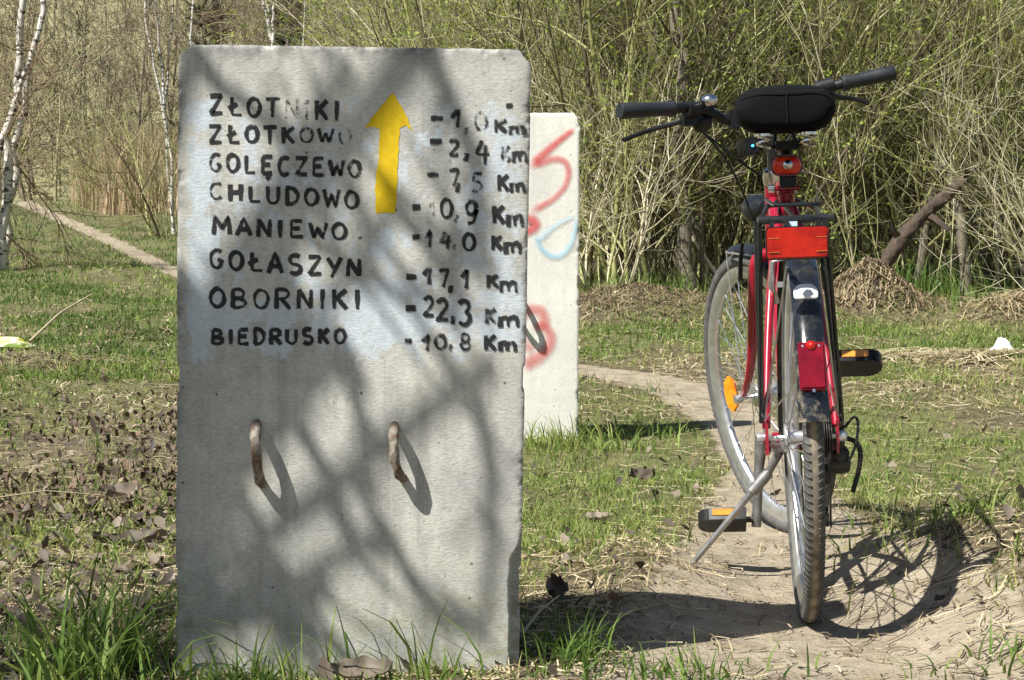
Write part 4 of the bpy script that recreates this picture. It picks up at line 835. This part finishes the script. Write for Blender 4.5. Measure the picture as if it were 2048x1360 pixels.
# pieces one can point at
def big_leaf(name, u, v, Y, L, wd, lift, tint, label, rz=0., tiltx=.3, cat='dead leaf', group=None):
    q = at(u, v, Y); nx, ny = 12, 9; m = NM(); s, t = np.meshgrid(np.linspace(-1, 1, nx), np.linspace(-1, 1, ny), indexing='ij')
    hw = (1-np.abs(s)**2.2)**.6*(1+.22*np.sin(s*9)); X = s*L/2; Yl = t*hw*wd/2; Z = (np.abs(t)**1.5*.28*wd+.10*L*s**2+(fbm(s*3+7*u, t*3, 5)-.5)*.3*wd)
    m.add(np.stack([X, Yl, Z], -1), [], None, tint=(tint+.3*(fbm(s*2, t*4, 9)-.5)).ravel()); idx = np.arange(nx*ny).reshape(nx, ny); m.q.append(np.stack([idx[:-1, :-1], idx[1:, :-1], idx[1:, 1:], idx[:-1, 1:]], -1).reshape(-1, 4))
    o = m.build(name, M['leaf_dry']); o.location = (q[0], q[1], gz(q[0], q[1])+lift); o.rotation_euler = (tiltx, 0, rz); return tag(o, label, cat, group)
big_leaf('dead_leaf', 1278, 968, 5.6, .075, .05, .03, .45, 'curled brown dead leaf in the grass left of the kickstand', .5, .6)
big_leaf('dead_leaf', 1100, 1228, 3.65, .075, .05, .03, .25, 'dark pointed dead leaf standing beside the foot of the lettered slab', 1.2, 1.1)
big_leaf('dead_leaf', 722, 1345, 3.03, .10, .055, .02, .62, 'pale brown dead leaf at the foot of the lettered slab', .2, .35)
big_leaf('dead_leaf', 1190, 1070, 4.8, .07, .05, .012, .72, 'flat greyish leaf lying in sunlit grass between slab and bicycle', .1, .1)
big_leaf('bark_piece', 250, 1085, 4.45, .15, .07, .008, .35, 'large grey brown curled piece of bark left of the lettered slab', .35, .15, 'bark')
big_leaf('dead_leaf', 240, 950, 5.25, .10, .07, .02, .72, 'pale dry leaf lying left of the lettered slab, above the bark piece', .9, .25)
def stalk(name, pts, r, label, mat='straw', cat='straw stalk', tint=.8):
    m = NM(); P_ = resample(pts, 14); m.tubes(P_[None], np.linspace(r, r*.6, 14)[None], 5, tint); o = m.build(name, M[mat]); return tag(o, label, cat)
def gp(u, v, Y, up=.02): q = at(u, v, Y); return [q[0], q[1], float(gz(q[0], q[1]))+up]
stalk('straw_stalk', [gp(-10, 968, 5.1, .03), gp(90, 962, 5.15, .05), gp(210, 950, 5.2, .03)], .0022, 'long pale straw stalk lying level across the left edge of the grass')
stalk('straw_stalk', [gp(60, 735, 9.0, .10), gp(120, 700, 9.6, .2), gp(185, 610, 10.2, .25)], .007, 'thick leaning dry stalk beside the yellow wrapper')
stalk('twig', [gp(1045, 1285, 3.3, .02), gp(1080, 1272, 3.4, .04), gp(1118, 1255, 3.5, .05)], .003, 'short pale twig lying beside the right foot of the lettered slab', cat='twig')
# wrapper and white lump
def crumple(name, q, sx, sy, sz, mat, label, cat, seed):
    m = MB(); n = 12; vs = []; r = random.Random(seed)
    for i in range(n):
        for k in range(n):
            s, t = i/(n-1)*2-1, k/(n-1)*2-1; vs.append((s*sx/2*(1-.25*t*t)+r.uniform(-1, 1)*sx*.03, t*sy/2*(1-.3*s*s)+r.uniform(-1, 1)*sy*.05, sz*(.25+.75*(1-s*s)*(1-t*t))*(.6+.8*float(vn(s*3+seed, t*3, seed)))))
    fs = [(i*n+k, (i+1)*n+k, (i+1)*n+k+1, i*n+k+1) for i in range(n-1) for k in range(n-1)]; m._add(vs, fs); o = m.build(name, mat, angle=25)
    o.location = (q[0], q[1], float(gz(q[0], q[1]))+.01); sd_ = o.modifiers.new('solid', 'SOLIDIFY'); sd_.thickness = .002; return tag(o, label, cat)
def m_wrap():
    N = NT('wrapper_foil'); f = N.noise(N.coord(), 9, 2); N.set(Base_Color=N.ramp(f, [(.40, (.38, .36, .03)), (.52, (.55, .55, .40)), (.60, (.14, .20, .03))]), Roughness=.3); return N.m
crumple('wrapper', at(18, 738, 9.3), .28, .13, .05, m_wrap(), 'crumpled yellow and white plastic wrapper lying at the left edge', 'litter', 4)
crumple('paper_scrap', at(2005, 708, 9.9), .14, .10, .075, M['white_sticker'], 'crumpled white scrap lying in the grass right of the bicycle', 'litter', 9)

# ------------------------------------------------------------------ shrubs of the thicket
def wob(base, dirs, L, n, r, amp=.12, up=.25):
    Mn = len(base); t = np.linspace(0, 1, n); P = np.zeros((Mn, n, 3)); d = dirs/np.linalg.norm(dirs, axis=1, keepdims=True); p = base.copy(); P[:, 0] = p
    for k in range(1, n):
        d = d+r.normal(size=(Mn, 3))*amp; d[:, 2] += up/n; d /= np.linalg.norm(d, axis=1, keepdims=True); p = p+d*(L/(n-1))[:, None]; P[:, k] = p
    return P
def children_of(P, R_, cnt, r, t0=.15, t1=1.0, spread=.8, keep=.7):
    Mn, n, _ = P.shape; pi = np.repeat(np.arange(Mn), cnt); t = t0+(t1-t0)*r.random(len(pi)); f = t*(n-1); i = np.minimum(f.astype(int), n-2); w = (f-i)[:, None]
    b = P[pi, i]*(1-w)+P[pi, i+1]*w; d = P[pi, i+1]-P[pi, i]; d /= np.linalg.norm(d, axis=1, keepdims=True)+1e-9
    d = d*keep+r.normal(size=d.shape)*spread*.6; return b, d, R_[pi, i], t
def shrub(name, nst, H, rad, seed, tintc, lean=.45, nt_=13, nsub=3, bud=1.0, thick=1.0):
    r = np.random.default_rng(seed); sm_b = NM(); bd = NM(); a = r.random(nst)*2*math.pi; rr = rad*np.sqrt(r.random(nst))
    base = np.stack([np.cos(a)*rr, np.sin(a)*rr, np.full(nst, -.05)], 1); ln = lean*np.sqrt(r.random(nst)); a2 = a+r.normal(size=nst)*.7
    d = np.stack([np.cos(a2)*ln, np.sin(a2)*ln, np.ones(nst)], 1); L = H*(.55+.5*r.random(nst)); P = wob(base, d, L, 10, r, .095, .12)
    r0 = thick*(.005+.019*r.random(nst)**3); R_ = r0[:, None]*np.linspace(1, .3, 10)[None]; tn = np.clip(tintc+.30*r.normal(size=nst), .04, 1)
    sm_b.tubes(P, R_, 5, tn)
    b, d, pr, t = children_of(P, R_, 2, r, .12, .7, .75, .8); nf = len(b); Pf = wob(b, d, H*(.25+.35*r.random(nf)), 10, r, .11, .5); Rf = (pr*.72)[:, None]*np.linspace(1, .3, 10)[None]; tf = np.clip(np.repeat(tn, 2)+.12*r.normal(size=nf), .04, 1); sm_b.tubes(Pf, Rf, 5, tf)
    P = np.concatenate([P, Pf]); R_ = np.concatenate([R_, Rf]); tn = np.concatenate([tn, tf])
    b, d, pr, t = children_of(P, R_, nt_, r, .12, 1, .65, .8); n2 = len(b); P2 = wob(b, d, .25+.75*r.random(n2)*(1.1-.4*t), 6, r, .14, .45); R2 = np.minimum(pr*.6, .0045)[:, None]*np.linspace(1, .4, 6)[None]
    t2 = np.clip(np.repeat(tn, nt_)+.15*r.normal(size=n2), .02, 1); sm_b.tubes(P2, R2, 3, t2)
    b, d, pr, t = children_of(P2, R2, nsub, r, .1, 1, .7, .8); n3 = len(b); P3 = wob(b, d, .12+.3*r.random(n3), 4, r, .16, .3); R3 = np.maximum(pr*.6, .0017)[:, None]*np.linspace(1, .5, 4)[None]
    sm_b.tubes(P3, R3, 3, np.clip(np.repeat(t2, nsub)+.1*r.normal(size=n3), .02, 1))
    nb = int(n3*bud); ii = r.integers(0, n3, nb); c = P3[ii, 3]*.4+P3[ii, 2]*.6+r.normal(size=(nb, 3))*.02
    e1 = r.normal(size=(nb, 3)); e1 /= np.linalg.norm(e1, axis=1, keepdims=True); e2 = np.cross(e1, r.normal(size=(nb, 3))); e2 /= np.linalg.norm(e2, axis=1, keepdims=True); s_ = (.009+.013*r.random(nb))[:, None]
    V = np.stack([c-e1*s_, c+e2*s_*.5, c+e1*s_, c-e2*s_*.5], 1); bd.add(V, np.arange(nb*4).reshape(nb, 4), tint=np.repeat(r.random(nb), 4))
    root = empty(name); s1 = sm_b.build('stems', M['bark_olive'], root); s2 = bd.build('buds', M['bud'], root, smooth=False) if nb else None
    return root
def dup(o):
    c = o.copy(); COL.objects.link(c)
    for ch in o.children: k = ch.copy(); COL.objects.link(k); k.parent = c
    return c
PROT = [shrub('willow_shrub', 30, 4.4, .55, 101, .47, .50, 7, 4, 2.0), shrub('willow_shrub', 32, 4.0, .6, 102, .43, .58, 7, 4, 2.2), shrub('willow_shrub', 26, 4.8, .45, 103, .56, .42, 7, 4, 1.8), shrub('willow_shrub', 30, 3.8, .6, 104, .38, .70, 7, 4, 2.2), shrub('willow_shrub', 24, 4.2, .5, 105, .66, .42, 6, 3, 1.2)]
used = set(); rs = random.Random(12)
def place(k, x, y, sc, rz, label, group, tilt=(0, 0)):
    o = PROT[k]
    if k in used: o = dup(o)
    used.add(k); o.location = (x, y, float(gz(x, y))-.03); o.rotation_euler = (tilt[0], tilt[1], rz); o.scale = (sc, sc, sc); tag(o, label, 'shrub', group); return o
F_ = ('bare olive stemmed willow shrub in the front row of the thicket', 'front row of the thicket')
for x, y, k, s_ in ((.55, 15.0, 1, 1.0), (1.15, 14.6, 0, 1.05), (1.75, 15.0, 3, 1.1), (2.3, 15.2, 2, 1.0), (2.9, 15.4, 0, 1.0), (3.45, 15.0, 1, 1.0), (4.0, 14.6, 4, 1.0), (4.5, 15.4, 3, 1.1), (-.15, 15.6, 2, 1.0), (.75, 16.4, 3, 1.1), (1.45, 16.3, 2, 1.0), (2.05, 16.6, 0, 1.1), (2.65, 16.8, 3, 1.1), (3.3, 16.7, 2, 1.0), (3.9, 16.5, 0, 1.0)): place(k, x, y, s_, rs.uniform(0, 6.28), *F_)
F_ = ('bare willow shrub deep inside the thicket behind its front row', 'inner rows of the thicket')
for row, (y_, x0, x1, st_) in enumerate(((19.0, -.3, 5.4, 1.25), (23, -.6, 6.8, 1.35), (29, -.6, 8.6, 1.5))):
    x = x0
    while x < x1: place(rs.choice((0, 1, 2, 3, 0, 2)), x+rs.uniform(-.2, .2), y_+rs.uniform(-.8, .8), rs.uniform(.95, 1.2)*(1+.08*row), rs.uniform(0, 6.28), *F_); x += st_
# pale dry bush at the right edge
PALE = shrub('dry_bush', 34, 1.7, .35, 131, .95, .9, 4, 2, 0.0, .5); PALE.location = (3.75, 12.6, float(gz(3.75, 12.6))); tag(PALE, 'tangled pale straw coloured dead bush at the right edge of the thicket', 'bush')
PALE2 = shrub('dry_bush', 8, 3.0, .5, 133, .88, .3, 4, 2, .0, .8); PALE2.location = (2.95, 14.2, float(gz(2.95, 14.2))); tag(PALE2, 'sparse bush of pale upright dead stems beside the leaning dark branch', 'bush')
PALE3 = shrub('dry_bush', 22, 2.2, .25, 135, .90, 1.0, 5, 2, 0.0, .9); PALE3.location = (.62, 14.0, float(gz(.62, 14.0))); tag(PALE3, 'leaning sheaf of cut yellowish stems beside the graffiti slab', 'bush')
# grey trunks in the thicket
def trunk_tree(name, pts, r0, r1, mat, label, seed, cat='tree', nb=12, twig=True, mt='bark_olive', tintc=.4, bl_=1.2, hang=0.3):
    r = np.random.default_rng(seed); root = empty(name, tuple(pts[0])); org = np.array(pts[0]); P = resample(pts, 18)-org; P[1:-1] += r.normal(size=(16, 3))*r0*.25; m = NM(); m.tubes(P[None], np.linspace(r0, r1, 18)[None], 9, .5); m.build('trunk', mat, root)
    if nb:
        R_ = np.linspace(r0, r1, 18)[None]; c = NM(); b, d, pr, t = children_of(P[None], R_, nb, r, .15, 1, 1.0, .5); P2 = wob(b, d, bl_*(.5+r.random(nb)), 8, r, .12, hang); R2 = np.minimum(pr*.45, .02)[:, None]*np.linspace(1, .3, 8)[None]; c.tubes(P2, R2, 4, np.clip(tintc+.15*r.normal(size=nb), 0, 1))
        b, d, pr, t = children_of(P2, R2, 9, r); n3 = len(b); P3 = wob(b, d, .2+.6*r.random(n3), 5, r, .16, hang); R3 = np.maximum(pr*.6, .002)[:, None]*np.linspace(1, .5, 5)[None]; c.tubes(P3, R3, 3, np.clip(tintc+.2*r.normal(size=n3), 0, 1))
        b, d, pr, t = children_of(P3, R3, 4, r); n4 = len(b); P4 = wob(b, d, .08+.25*r.random(n4), 4, r, .2, hang); R4 = np.maximum(pr*.6, .0016)[:, None]*np.linspace(1, .5, 4)[None]; c.tubes(P4, R4, 3, np.clip(tintc+.2*r.normal(size=n4), 0, 1)); c.build('crown', M[mt], root)
    return tag(root, label, cat)
def gpt(u, v, Y): q = at(u, v, Y); return [q[0], q[1], float(gz(q[0], q[1]))-.05]
trunk_tree('willow_tree', [gpt(1372, 590, 14.2), at(1372, 480, 14.2), at(1358, 350, 14.3), at(1366, 180, 14.4), at(1358, 60, 14.5), at(1350, -150, 14.7)], .062, .035, M['trunk_grey'], 'grey willow trunk rising behind the left handlebar grip', 201)
trunk_tree('willow_tree', [gpt(1425, 590, 14.9), at(1395, 470, 14.9), at(1345, 360, 15), at(1330, 200, 15), at(1300, -50, 15)], .045, .02, M['trunk_grey'], 'dark slanting willow stem crossing the grey trunk near the front wheel', 202)
trunk_tree('willow_tree', [gpt(1830, 575, 14.2), at(1845, 480, 14.2), at(1870, 330, 14.3), at(1890, 150, 14.4), at(1920, -60, 14.5)], .035, .018, M['trunk_grey'], 'pale thin willow trunk right of the leaning dark branch', 203)
trunk_tree('willow_tree', [gpt(1930, 560, 14.0), at(1925, 450, 14.0), at(1905, 380, 14.1), at(1870, 300, 14.3), at(1840, 130, 14.4), at(1850, -60, 14.5)], .045, .018, M['trunk_grey'], 'bent willow trunk behind the top of the leaning dark branch', 204)
lg = MB(); P_ = np.array([gpt(1738, 585, 12.6)]*0+[at(u, v, Y) for u, v, Y in ((1742, 572, 12.62), (1753, 552, 12.68), (1775, 520, 12.7), (1806, 472, 12.7), (1842, 434, 12.8), (1880, 402, 12.8), (1922, 365, 12.9), (1958, 330, 12.9))]); org = P_[0]
lg.tube(P_-org, [.066, .056, .052, .049, .046, .040, .034, .024], 12, smoothn=2)
lg.tube(np.array([at(1850, 424, 12.82), at(1872, 440, 12.75), at(1898, 460, 12.7)])-org, [.034, .026, .016], 8)
lg.tube(np.array([at(1800, 478, 12.7), at(1786, 458, 12.66), at(1782, 440, 12.62)])-org, [.024, .015, .006], 7)
lg.tube(np.array([at(1925, 362, 12.9), at(1930, 335, 12.85), at(1924, 300, 12.8)])-org, [.022, .014, .006], 7)
for i, p_ in enumerate(lg.v): lg.v[i] = p_+np.array([math.sin(i*7.1), math.cos(i*3.3), math.sin(i*5.7)])*.008
lo = lg.build('broken_branch', M['log']); lo.location = org; tag(lo, 'thick dark brown broken branch leaning up into the thicket at right', 'branch')
# birches at the left
def birch(stems, label, seed, r0, crown=True, tintc=.35, cw=None, name='birch_tree'):
    org = np.array(stems[0][0]); root = empty(name, tuple(org)); r = np.random.default_rng(seed); c = NM()
    for s_i, pts in enumerate(stems):
        P = resample(pts, 20)-org; P[1:-1, :2] += r.normal(size=(18, 2))*r0*.35; m = NM(); R_ = np.linspace(r0, r0*.45, 20)[None]*(1 if s_i == 0 else .85); m.tubes(P[None], R_, 8, .5); m.build('trunk', M['birch'], root)
        if crown:
            nb, L = crown; b, d, pr, t = children_of(P[None], R_, nb, r, .12, 1, 1.0, .35); P2 = wob(b, d, L*(.5+.8*r.random(nb)), 9, r, .10, .1); R2 = np.minimum(pr*.3, .012)[:, None]*np.linspace(1, .25, 9)[None]; c.tubes(P2, R2, 4, np.clip(tintc+.15*r.normal(size=nb), 0, 1))
            b, d, pr, t = children_of(P2, R2, 12, r); n3 = len(b); P3 = wob(b, d, .25+.6*r.random(n3), 5, r, .15, -.15); R3 = np.maximum(pr*.6, .0022)[:, None]*np.linspace(1, .6, 5)[None]; c.tubes(P3, R3, 3, np.clip(tintc+.2*r.normal(size=n3), 0, 1))
            b, d, pr, t = children_of(P3, R3, 6, r); n4 = len(b); P4 = wob(b, d, .08+.3*r.random(n4), 4, r, .2, -.1); R4 = np.maximum(pr*.6, .0022)[:, None]*np.linspace(1, .8, 4)[None]; c.tubes(P4, R4, 3, np.clip(tintc+.25*r.normal(size=n4), 0, 1))
    if crown: c.build('crown', M['bark_brown'], root)
    return tag(root, label, 'birch')
birch([[gpt(2, 535, 17.6), at(12, 440, 17.6), at(20, 300, 17.6), at(28, 200, 17.6), at(38, 100, 17.6), at(48, 0, 17.6), at(62, -220, 17.6)],
       [gpt(12, 520, 17.8), at(27, 330, 17.8), at(40, 245, 17.8), at(58, 160, 17.8), at(75, 70, 17.8), at(88, 0, 17.9), at(115, -220, 18)],
       [gpt(-14, 520, 17.5), at(-8, 340, 17.5), at(15, 262, 17.5), at(42, 180, 17.5), at(60, 120, 17.5)]], 'white birch with three slender trunks at the left edge', 301, .050, (8, 1.0), .72)
birch([[gpt(348, 420, 26), at(340, 300, 26), at(326, 210, 26), at(306, 120, 26), at(292, 40, 26), at(288, -120, 26)], [at(328, 215, 26), at(322, 120, 26.1), at(313, 30, 26.1), at(310, -120, 26)], [gpt(345, 420, 26.2), at(330, 215, 26.2), at(337, 120, 26.2), at(345, 30, 26.2), at(350, -130, 26)]], 'pale birch with several thin stems beyond the bend of the left path', 302, .025, (5, .7), .6)
birch([[gpt(386, 430, 29), at(384, 90, 29), at(381, 40, 29), at(388, 0, 29), at(392, -150, 29)]], 'single thin birch stem above the top left corner of the lettered slab', 303, .03, (8, .8), .5)
birch([[gpt(540, 430, 31), at(545, 90, 31), at(538, 40, 31), at(520, -60, 31)], [at(545, 88, 31), at(548, 40, 31), at(556, -80, 31)], [at(543, 80, 31), at(530, 20, 31), at(512, -20, 31)]], 'forked birch above the middle left of the slab top', 304, .034, (9, .8), .5)
birch([[gpt(605, 430, 33), at(608, 60, 33), at(612, 20, 33), at(606, -120, 33)]], 'thin birch stem right of the forked birch above the slab', 305, .026, (8, .8), .5)
P6 = shrub('roadside_shrub', 13, 2.2, .25, 151, .36, .40, 6, 3, 0); q = gpt(340, 425, 25.5); P6.location = q; tag(P6, 'olive brown shrub around the foot of the pale thin birch', 'shrub')
P7 = shrub('roadside_shrub', 16, 2.6, .3, 152, .35, .5, 7, 3, 0); q = gpt(-60, 500, 20); P7.location = q; tag(P7, 'brown twiggy shrub behind the white birch at the left edge', 'shrub')
P8 = shrub('roadside_shrub', 30, 1.2, .3, 153, .55, .7, 8, 3, 3.0); q = gpt(250, 430, 37); P8.location = q; tag(P8, 'small fresh green shrub at the top edge of the reeds', 'shrub')

# ------------------------------------------------------------------ reeds, far wood, conifers
rd_ = NM(); r = np.random.default_rng(71); n = 9000; y = 34+10*r.random(n); x = -13.5+12.5*r.random(n); k = pathd(x, y) > .9; x, y = x[k], y[k]; n = len(x)
blades(rd_, x, y, (.8+1.1*r.random(n))*(.7+.6*fbm(x*.6, y*.6, 72)), .016+.018*r.random(n), np.clip(.35+.5*r.random(n)+.3*(fbm(x*.5, y*.5, 73)-.5), 0, 1), r, .35, nseg=3)
ro = rd_.build('reeds', M['reed']); tag(ro, 'belt of dry brown reeds beyond the left path', 'reeds', kind='stuff')
fwm = NM(); r = np.random.default_rng(81)
nt2 = 950; ty2 = 47+75*r.random(nt2)**1.3; tx2 = (r.random(nt2)*2-1)*(.30*ty2+1); base = np.stack([tx2, ty2, gz(tx2, ty2)-.1], 1)
d = np.stack([r.normal(size=nt2)*.08, r.normal(size=nt2)*.08, np.ones(nt2)], 1); P = wob(base, d, 3+5*r.random(nt2), 7, r, .05, .1); R_ = ((.015+.05*r.random(nt2)**2)*(ty2/60)**.5)[:, None]*np.linspace(1, .35, 7)[None]; hue = np.clip(fbm(tx2*.12+9, ty2*.1, 83)+.2*r.normal(size=nt2), 0, 1); fwm.tubes(P, R_, 4, hue*.6+.05)
b, d, pr, t = children_of(P, R_, 15, r, .1, 1, 1.0, .5); n2 = len(b); P2 = wob(b, d, .5+1.3*r.random(n2), 4, r, .15, .4); R2 = np.maximum(.010, np.minimum(pr*.5, .018))[:, None]*np.linspace(1, .6, 4)[None]; h2 = np.clip(np.repeat(hue, 15)+.12*r.normal(size=n2), 0, 1); fwm.tubes(P2, R2, 3, h2)
b, d, pr, t = children_of(P2, R2, 6, r); n3 = len(b); P3 = wob(b, d, .2+.6*r.random(n3), 3, r, .15, .3); fwm.tubes(P3, np.full((n3, 3), .0085), 3, np.clip(np.repeat(h2, 6)+.12*r.normal(size=n3), 0, 1))
fo = fwm.build('woodland', M['far_twigs']); tag(fo, 'bare olive brown spring woodland filling the slope behind everything', 'woodland', kind='stuff')
def conifer(q, H, rad, seed, label):
    r = np.random.default_rng(seed); root = empty('pine_tree', tuple(q)); m = NM(); P = resample([[0, 0, 0], [.1, 0, H*.5], [0, 0, H]], 12); m.tubes(P[None], np.linspace(.14, .02, 12)[None], 8, .5); m.build('trunk', M['trunk_grey'], root)
    n = 90; z = H*(.12+.88*r.random(n)); a = r.random(n)*6.28; L = rad*(1.08-z/H)*(.6+.5*r.random(n)); b = np.stack([0*z, 0*z, z], 1); d = np.stack([np.cos(a), np.sin(a), .1+.2*r.random(n)], 1); c = NM(); P2 = wob(b, d, L, 6, r, .08, .1); c.tubes(P2, np.full((n, 6), .02), 3, .2)
    b2, d2, pr, t = children_of(P2, np.full((n, 6), .02), 40, r, .15, 1, 1.0, .4); nn = len(b2); d2 /= np.linalg.norm(d2, axis=1, keepdims=True); s_ = (.15+.25*r.random(nn))[:, None]; e = np.cross(d2, r.normal(size=(nn, 3))); e /= np.linalg.norm(e, axis=1, keepdims=True)
    c.add(np.stack([b2-e*s_*.10, b2+e*s_*.10, b2+d2*s_], 1), None, np.arange(nn*3).reshape(nn, 3), tint=np.repeat(r.random(nn), 3)); c.build('crown', M['needle'], root, smooth=False); return tag(root, label, 'pine')
def wq(u, Y): q = at(u, 300, Y); return np.array([q[0], Y, float(gz(q[0], Y))-.1])
conifer(wq(425, 41), 8.5, 1.0, 91, 'dark green pine above the left half of the slab top'); conifer(wq(572, 44), 8.0, .9, 92, 'dark pine further right above the slab top, behind the thin birches')

# ------------------------------------------------------------------ the bare tree beside the camera whose branches shade the lettered slab
def shade_pt(X, Z, t): return np.array([X-SUN_K[0]*t, Y0-SUN_K[1]*t, Z+t])
r = np.random.default_rng(404); TB = np.array([-3.9, 1.0, -.05]); TT = np.array([-3.7, 1.25, 3.6]); tt_ = NM(); tr = empty('alder_tree', tuple(TB))
tt_.tubes((resample([TB, TB*.5+TT*.5+[.06, 0, 0], TT], 10)-TB)[None], np.linspace(.13, .06, 10)[None], 10, .5); tt_.build('trunk', M['trunk_grey'], tr)
cw = NM()
def okb(P, lim):
    dz = (Y0-P[..., 1])/SUN_K[1]; X = P[..., 0]+SUN_K[0]*dz; Z = P[..., 2]-dz
    bad = ((X > .03) | (Z > lim)) & (X > -1.1); bad |= (Z > 1.7)
    for cu in ((535, 920), (805, 910)):
        q = at(*cu, Y0); bad |= (np.hypot(X-q[0], (Z-q[2])*.8) < .088)
    return ~bad.any(axis=-1)
limbs = []
for (X, Z, t) in ((-.40, .95, 3.0), (-.12, .98, 2.8), (-.55, .60, 3.1), (-.02, .55, 2.9), (-.9, .9, 3.0), (-1.3, .6, 3.2), (-1.0, .35, 2.9), (-1.15, .1, 3.0), (-1.5, .3, 3.1), (-.8, .0, 2.8), (-1.7, .9, 3.2), (-.7, .25, 2.9)):
    e = shade_pt(X, Z, t); s0 = TB*.0+TT*(.86+.14*r.random())+[0, 0, 0]; mid = s0*.5+e*.5+[0, 0, -.25-.2*r.random()]; limbs.append(resample([s0, s0*.75+mid*.25, mid, mid*.4+e*.6-[0, 0, .05], e], 12)+r.normal(size=(12, 3))*.015)
LP = np.array(limbs); LR = np.linspace(.018, .008, 12)[None]*np.ones((len(LP), 1)); k = okb(LP, 1.06); LP, LR = LP[k], LR[k]; cw.tubes(LP-TB, LR, 7, .4)
b, d, pr, t = children_of(LP, LR, 7, r, .35, 1, 1.0, .4); P2 = wob(b, d, .25+.55*r.random(len(b)), 7, r, .12, .8); R2 = np.minimum(pr*.7, .012)[:, None]*np.linspace(1, .35, 7)[None]; k = okb(P2, 1.04) & ((r.random(len(P2)) < .45) | (P2[:, -1, 2]-(Y0-P2[:, -1, 1])/SUN_K[1] > .55) | (P2[:, -1, 0]+SUN_K[0]*(Y0-P2[:, -1, 1])/SUN_K[1] < -.6)); P2, R2 = P2[k], R2[k]; cw.tubes(P2-TB, R2, 5, .4)
b, d, pr, t = children_of(P2, R2, 10, r); P3 = wob(b, d, .08+.25*r.random(len(b)), 4, r, .15, .2); R3 = np.maximum(pr*.6, .0042)[:, None]*np.linspace(1, .7, 4)[None]; k = okb(P3, 1.04); P3, R3 = P3[k], R3[k]; cw.tubes(P3-TB, R3, 4, .4)
for pl_, w_ in (([(395, 640), (392, 760), (398, 880), (380, 1010)], .015), ([(575, 560), (535, 720), (600, 860), (690, 1000), (705, 1130)], .017), ([(690, 690), (722, 850), (735, 1010), (770, 1120)], .013),
   ([(845, 85), (900, 180), (962, 330), (935, 490), (900, 600)], .016), ([(385, 95), (445, 175), (560, 235), (640, 330)], .012), ([(990, 740), (968, 900), (990, 1080), (955, 1260)], .012), ([(470, 980), (540, 1140), (520, 1270)], .013),
   ([(770, 1060), (850, 1190), (935, 1260)], .010), ([(610, 470), (690, 560), (860, 610)], .011), ([(355, 540), (385, 680), (430, 830), (500, 900)], .011), ([(700, 130), (640, 240), (600, 400)], .009), ([(800, 420), (880, 520), (1000, 560)], .010), ([(430, 1040), (390, 1180)], .009), ([(640, 1150), (600, 1290)], .009)):
    t0_ = 1.95+.35*r.random(); P_ = resample([shade_pt(*(lambda q: (q[0], q[2]))(at(u, v, Y0)), t0_) for u, v in pl_], 9)+r.normal(size=(9, 3))*.006
    j = np.argmin(np.linalg.norm(LP.reshape(-1, 3)-P_[0], axis=1)); w_ *= 1.05; cw.tubes((P_-TB)[None], np.linspace(w_, w_*.6, 9)[None], 6, .4)
    cw.tubes((resample([LP.reshape(-1, 3)[j], P_[0]], 5)-TB)[None], np.linspace(w_*1.1, w_, 5)[None], 6, .4)
    b, d, pr, t = children_of(P_[None], np.linspace(w_, w_*.55, 9)[None], 9, r); P3_ = wob(b, d, .06+.18*r.random(9), 5, r, .12, .2); k_ = okb(P3_, 1.04); P3_ = P3_[k_]; cw.tubes(P3_-TB, np.linspace(w_*.5, .003, 5)[None]*np.ones((len(P3_), 1)), 4, .4)
cw.build('crown', M['bark_brown'], tr)
tag(tr, 'bare tree standing outside the frame whose branch shadows dapple the lettered slab', 'tree')
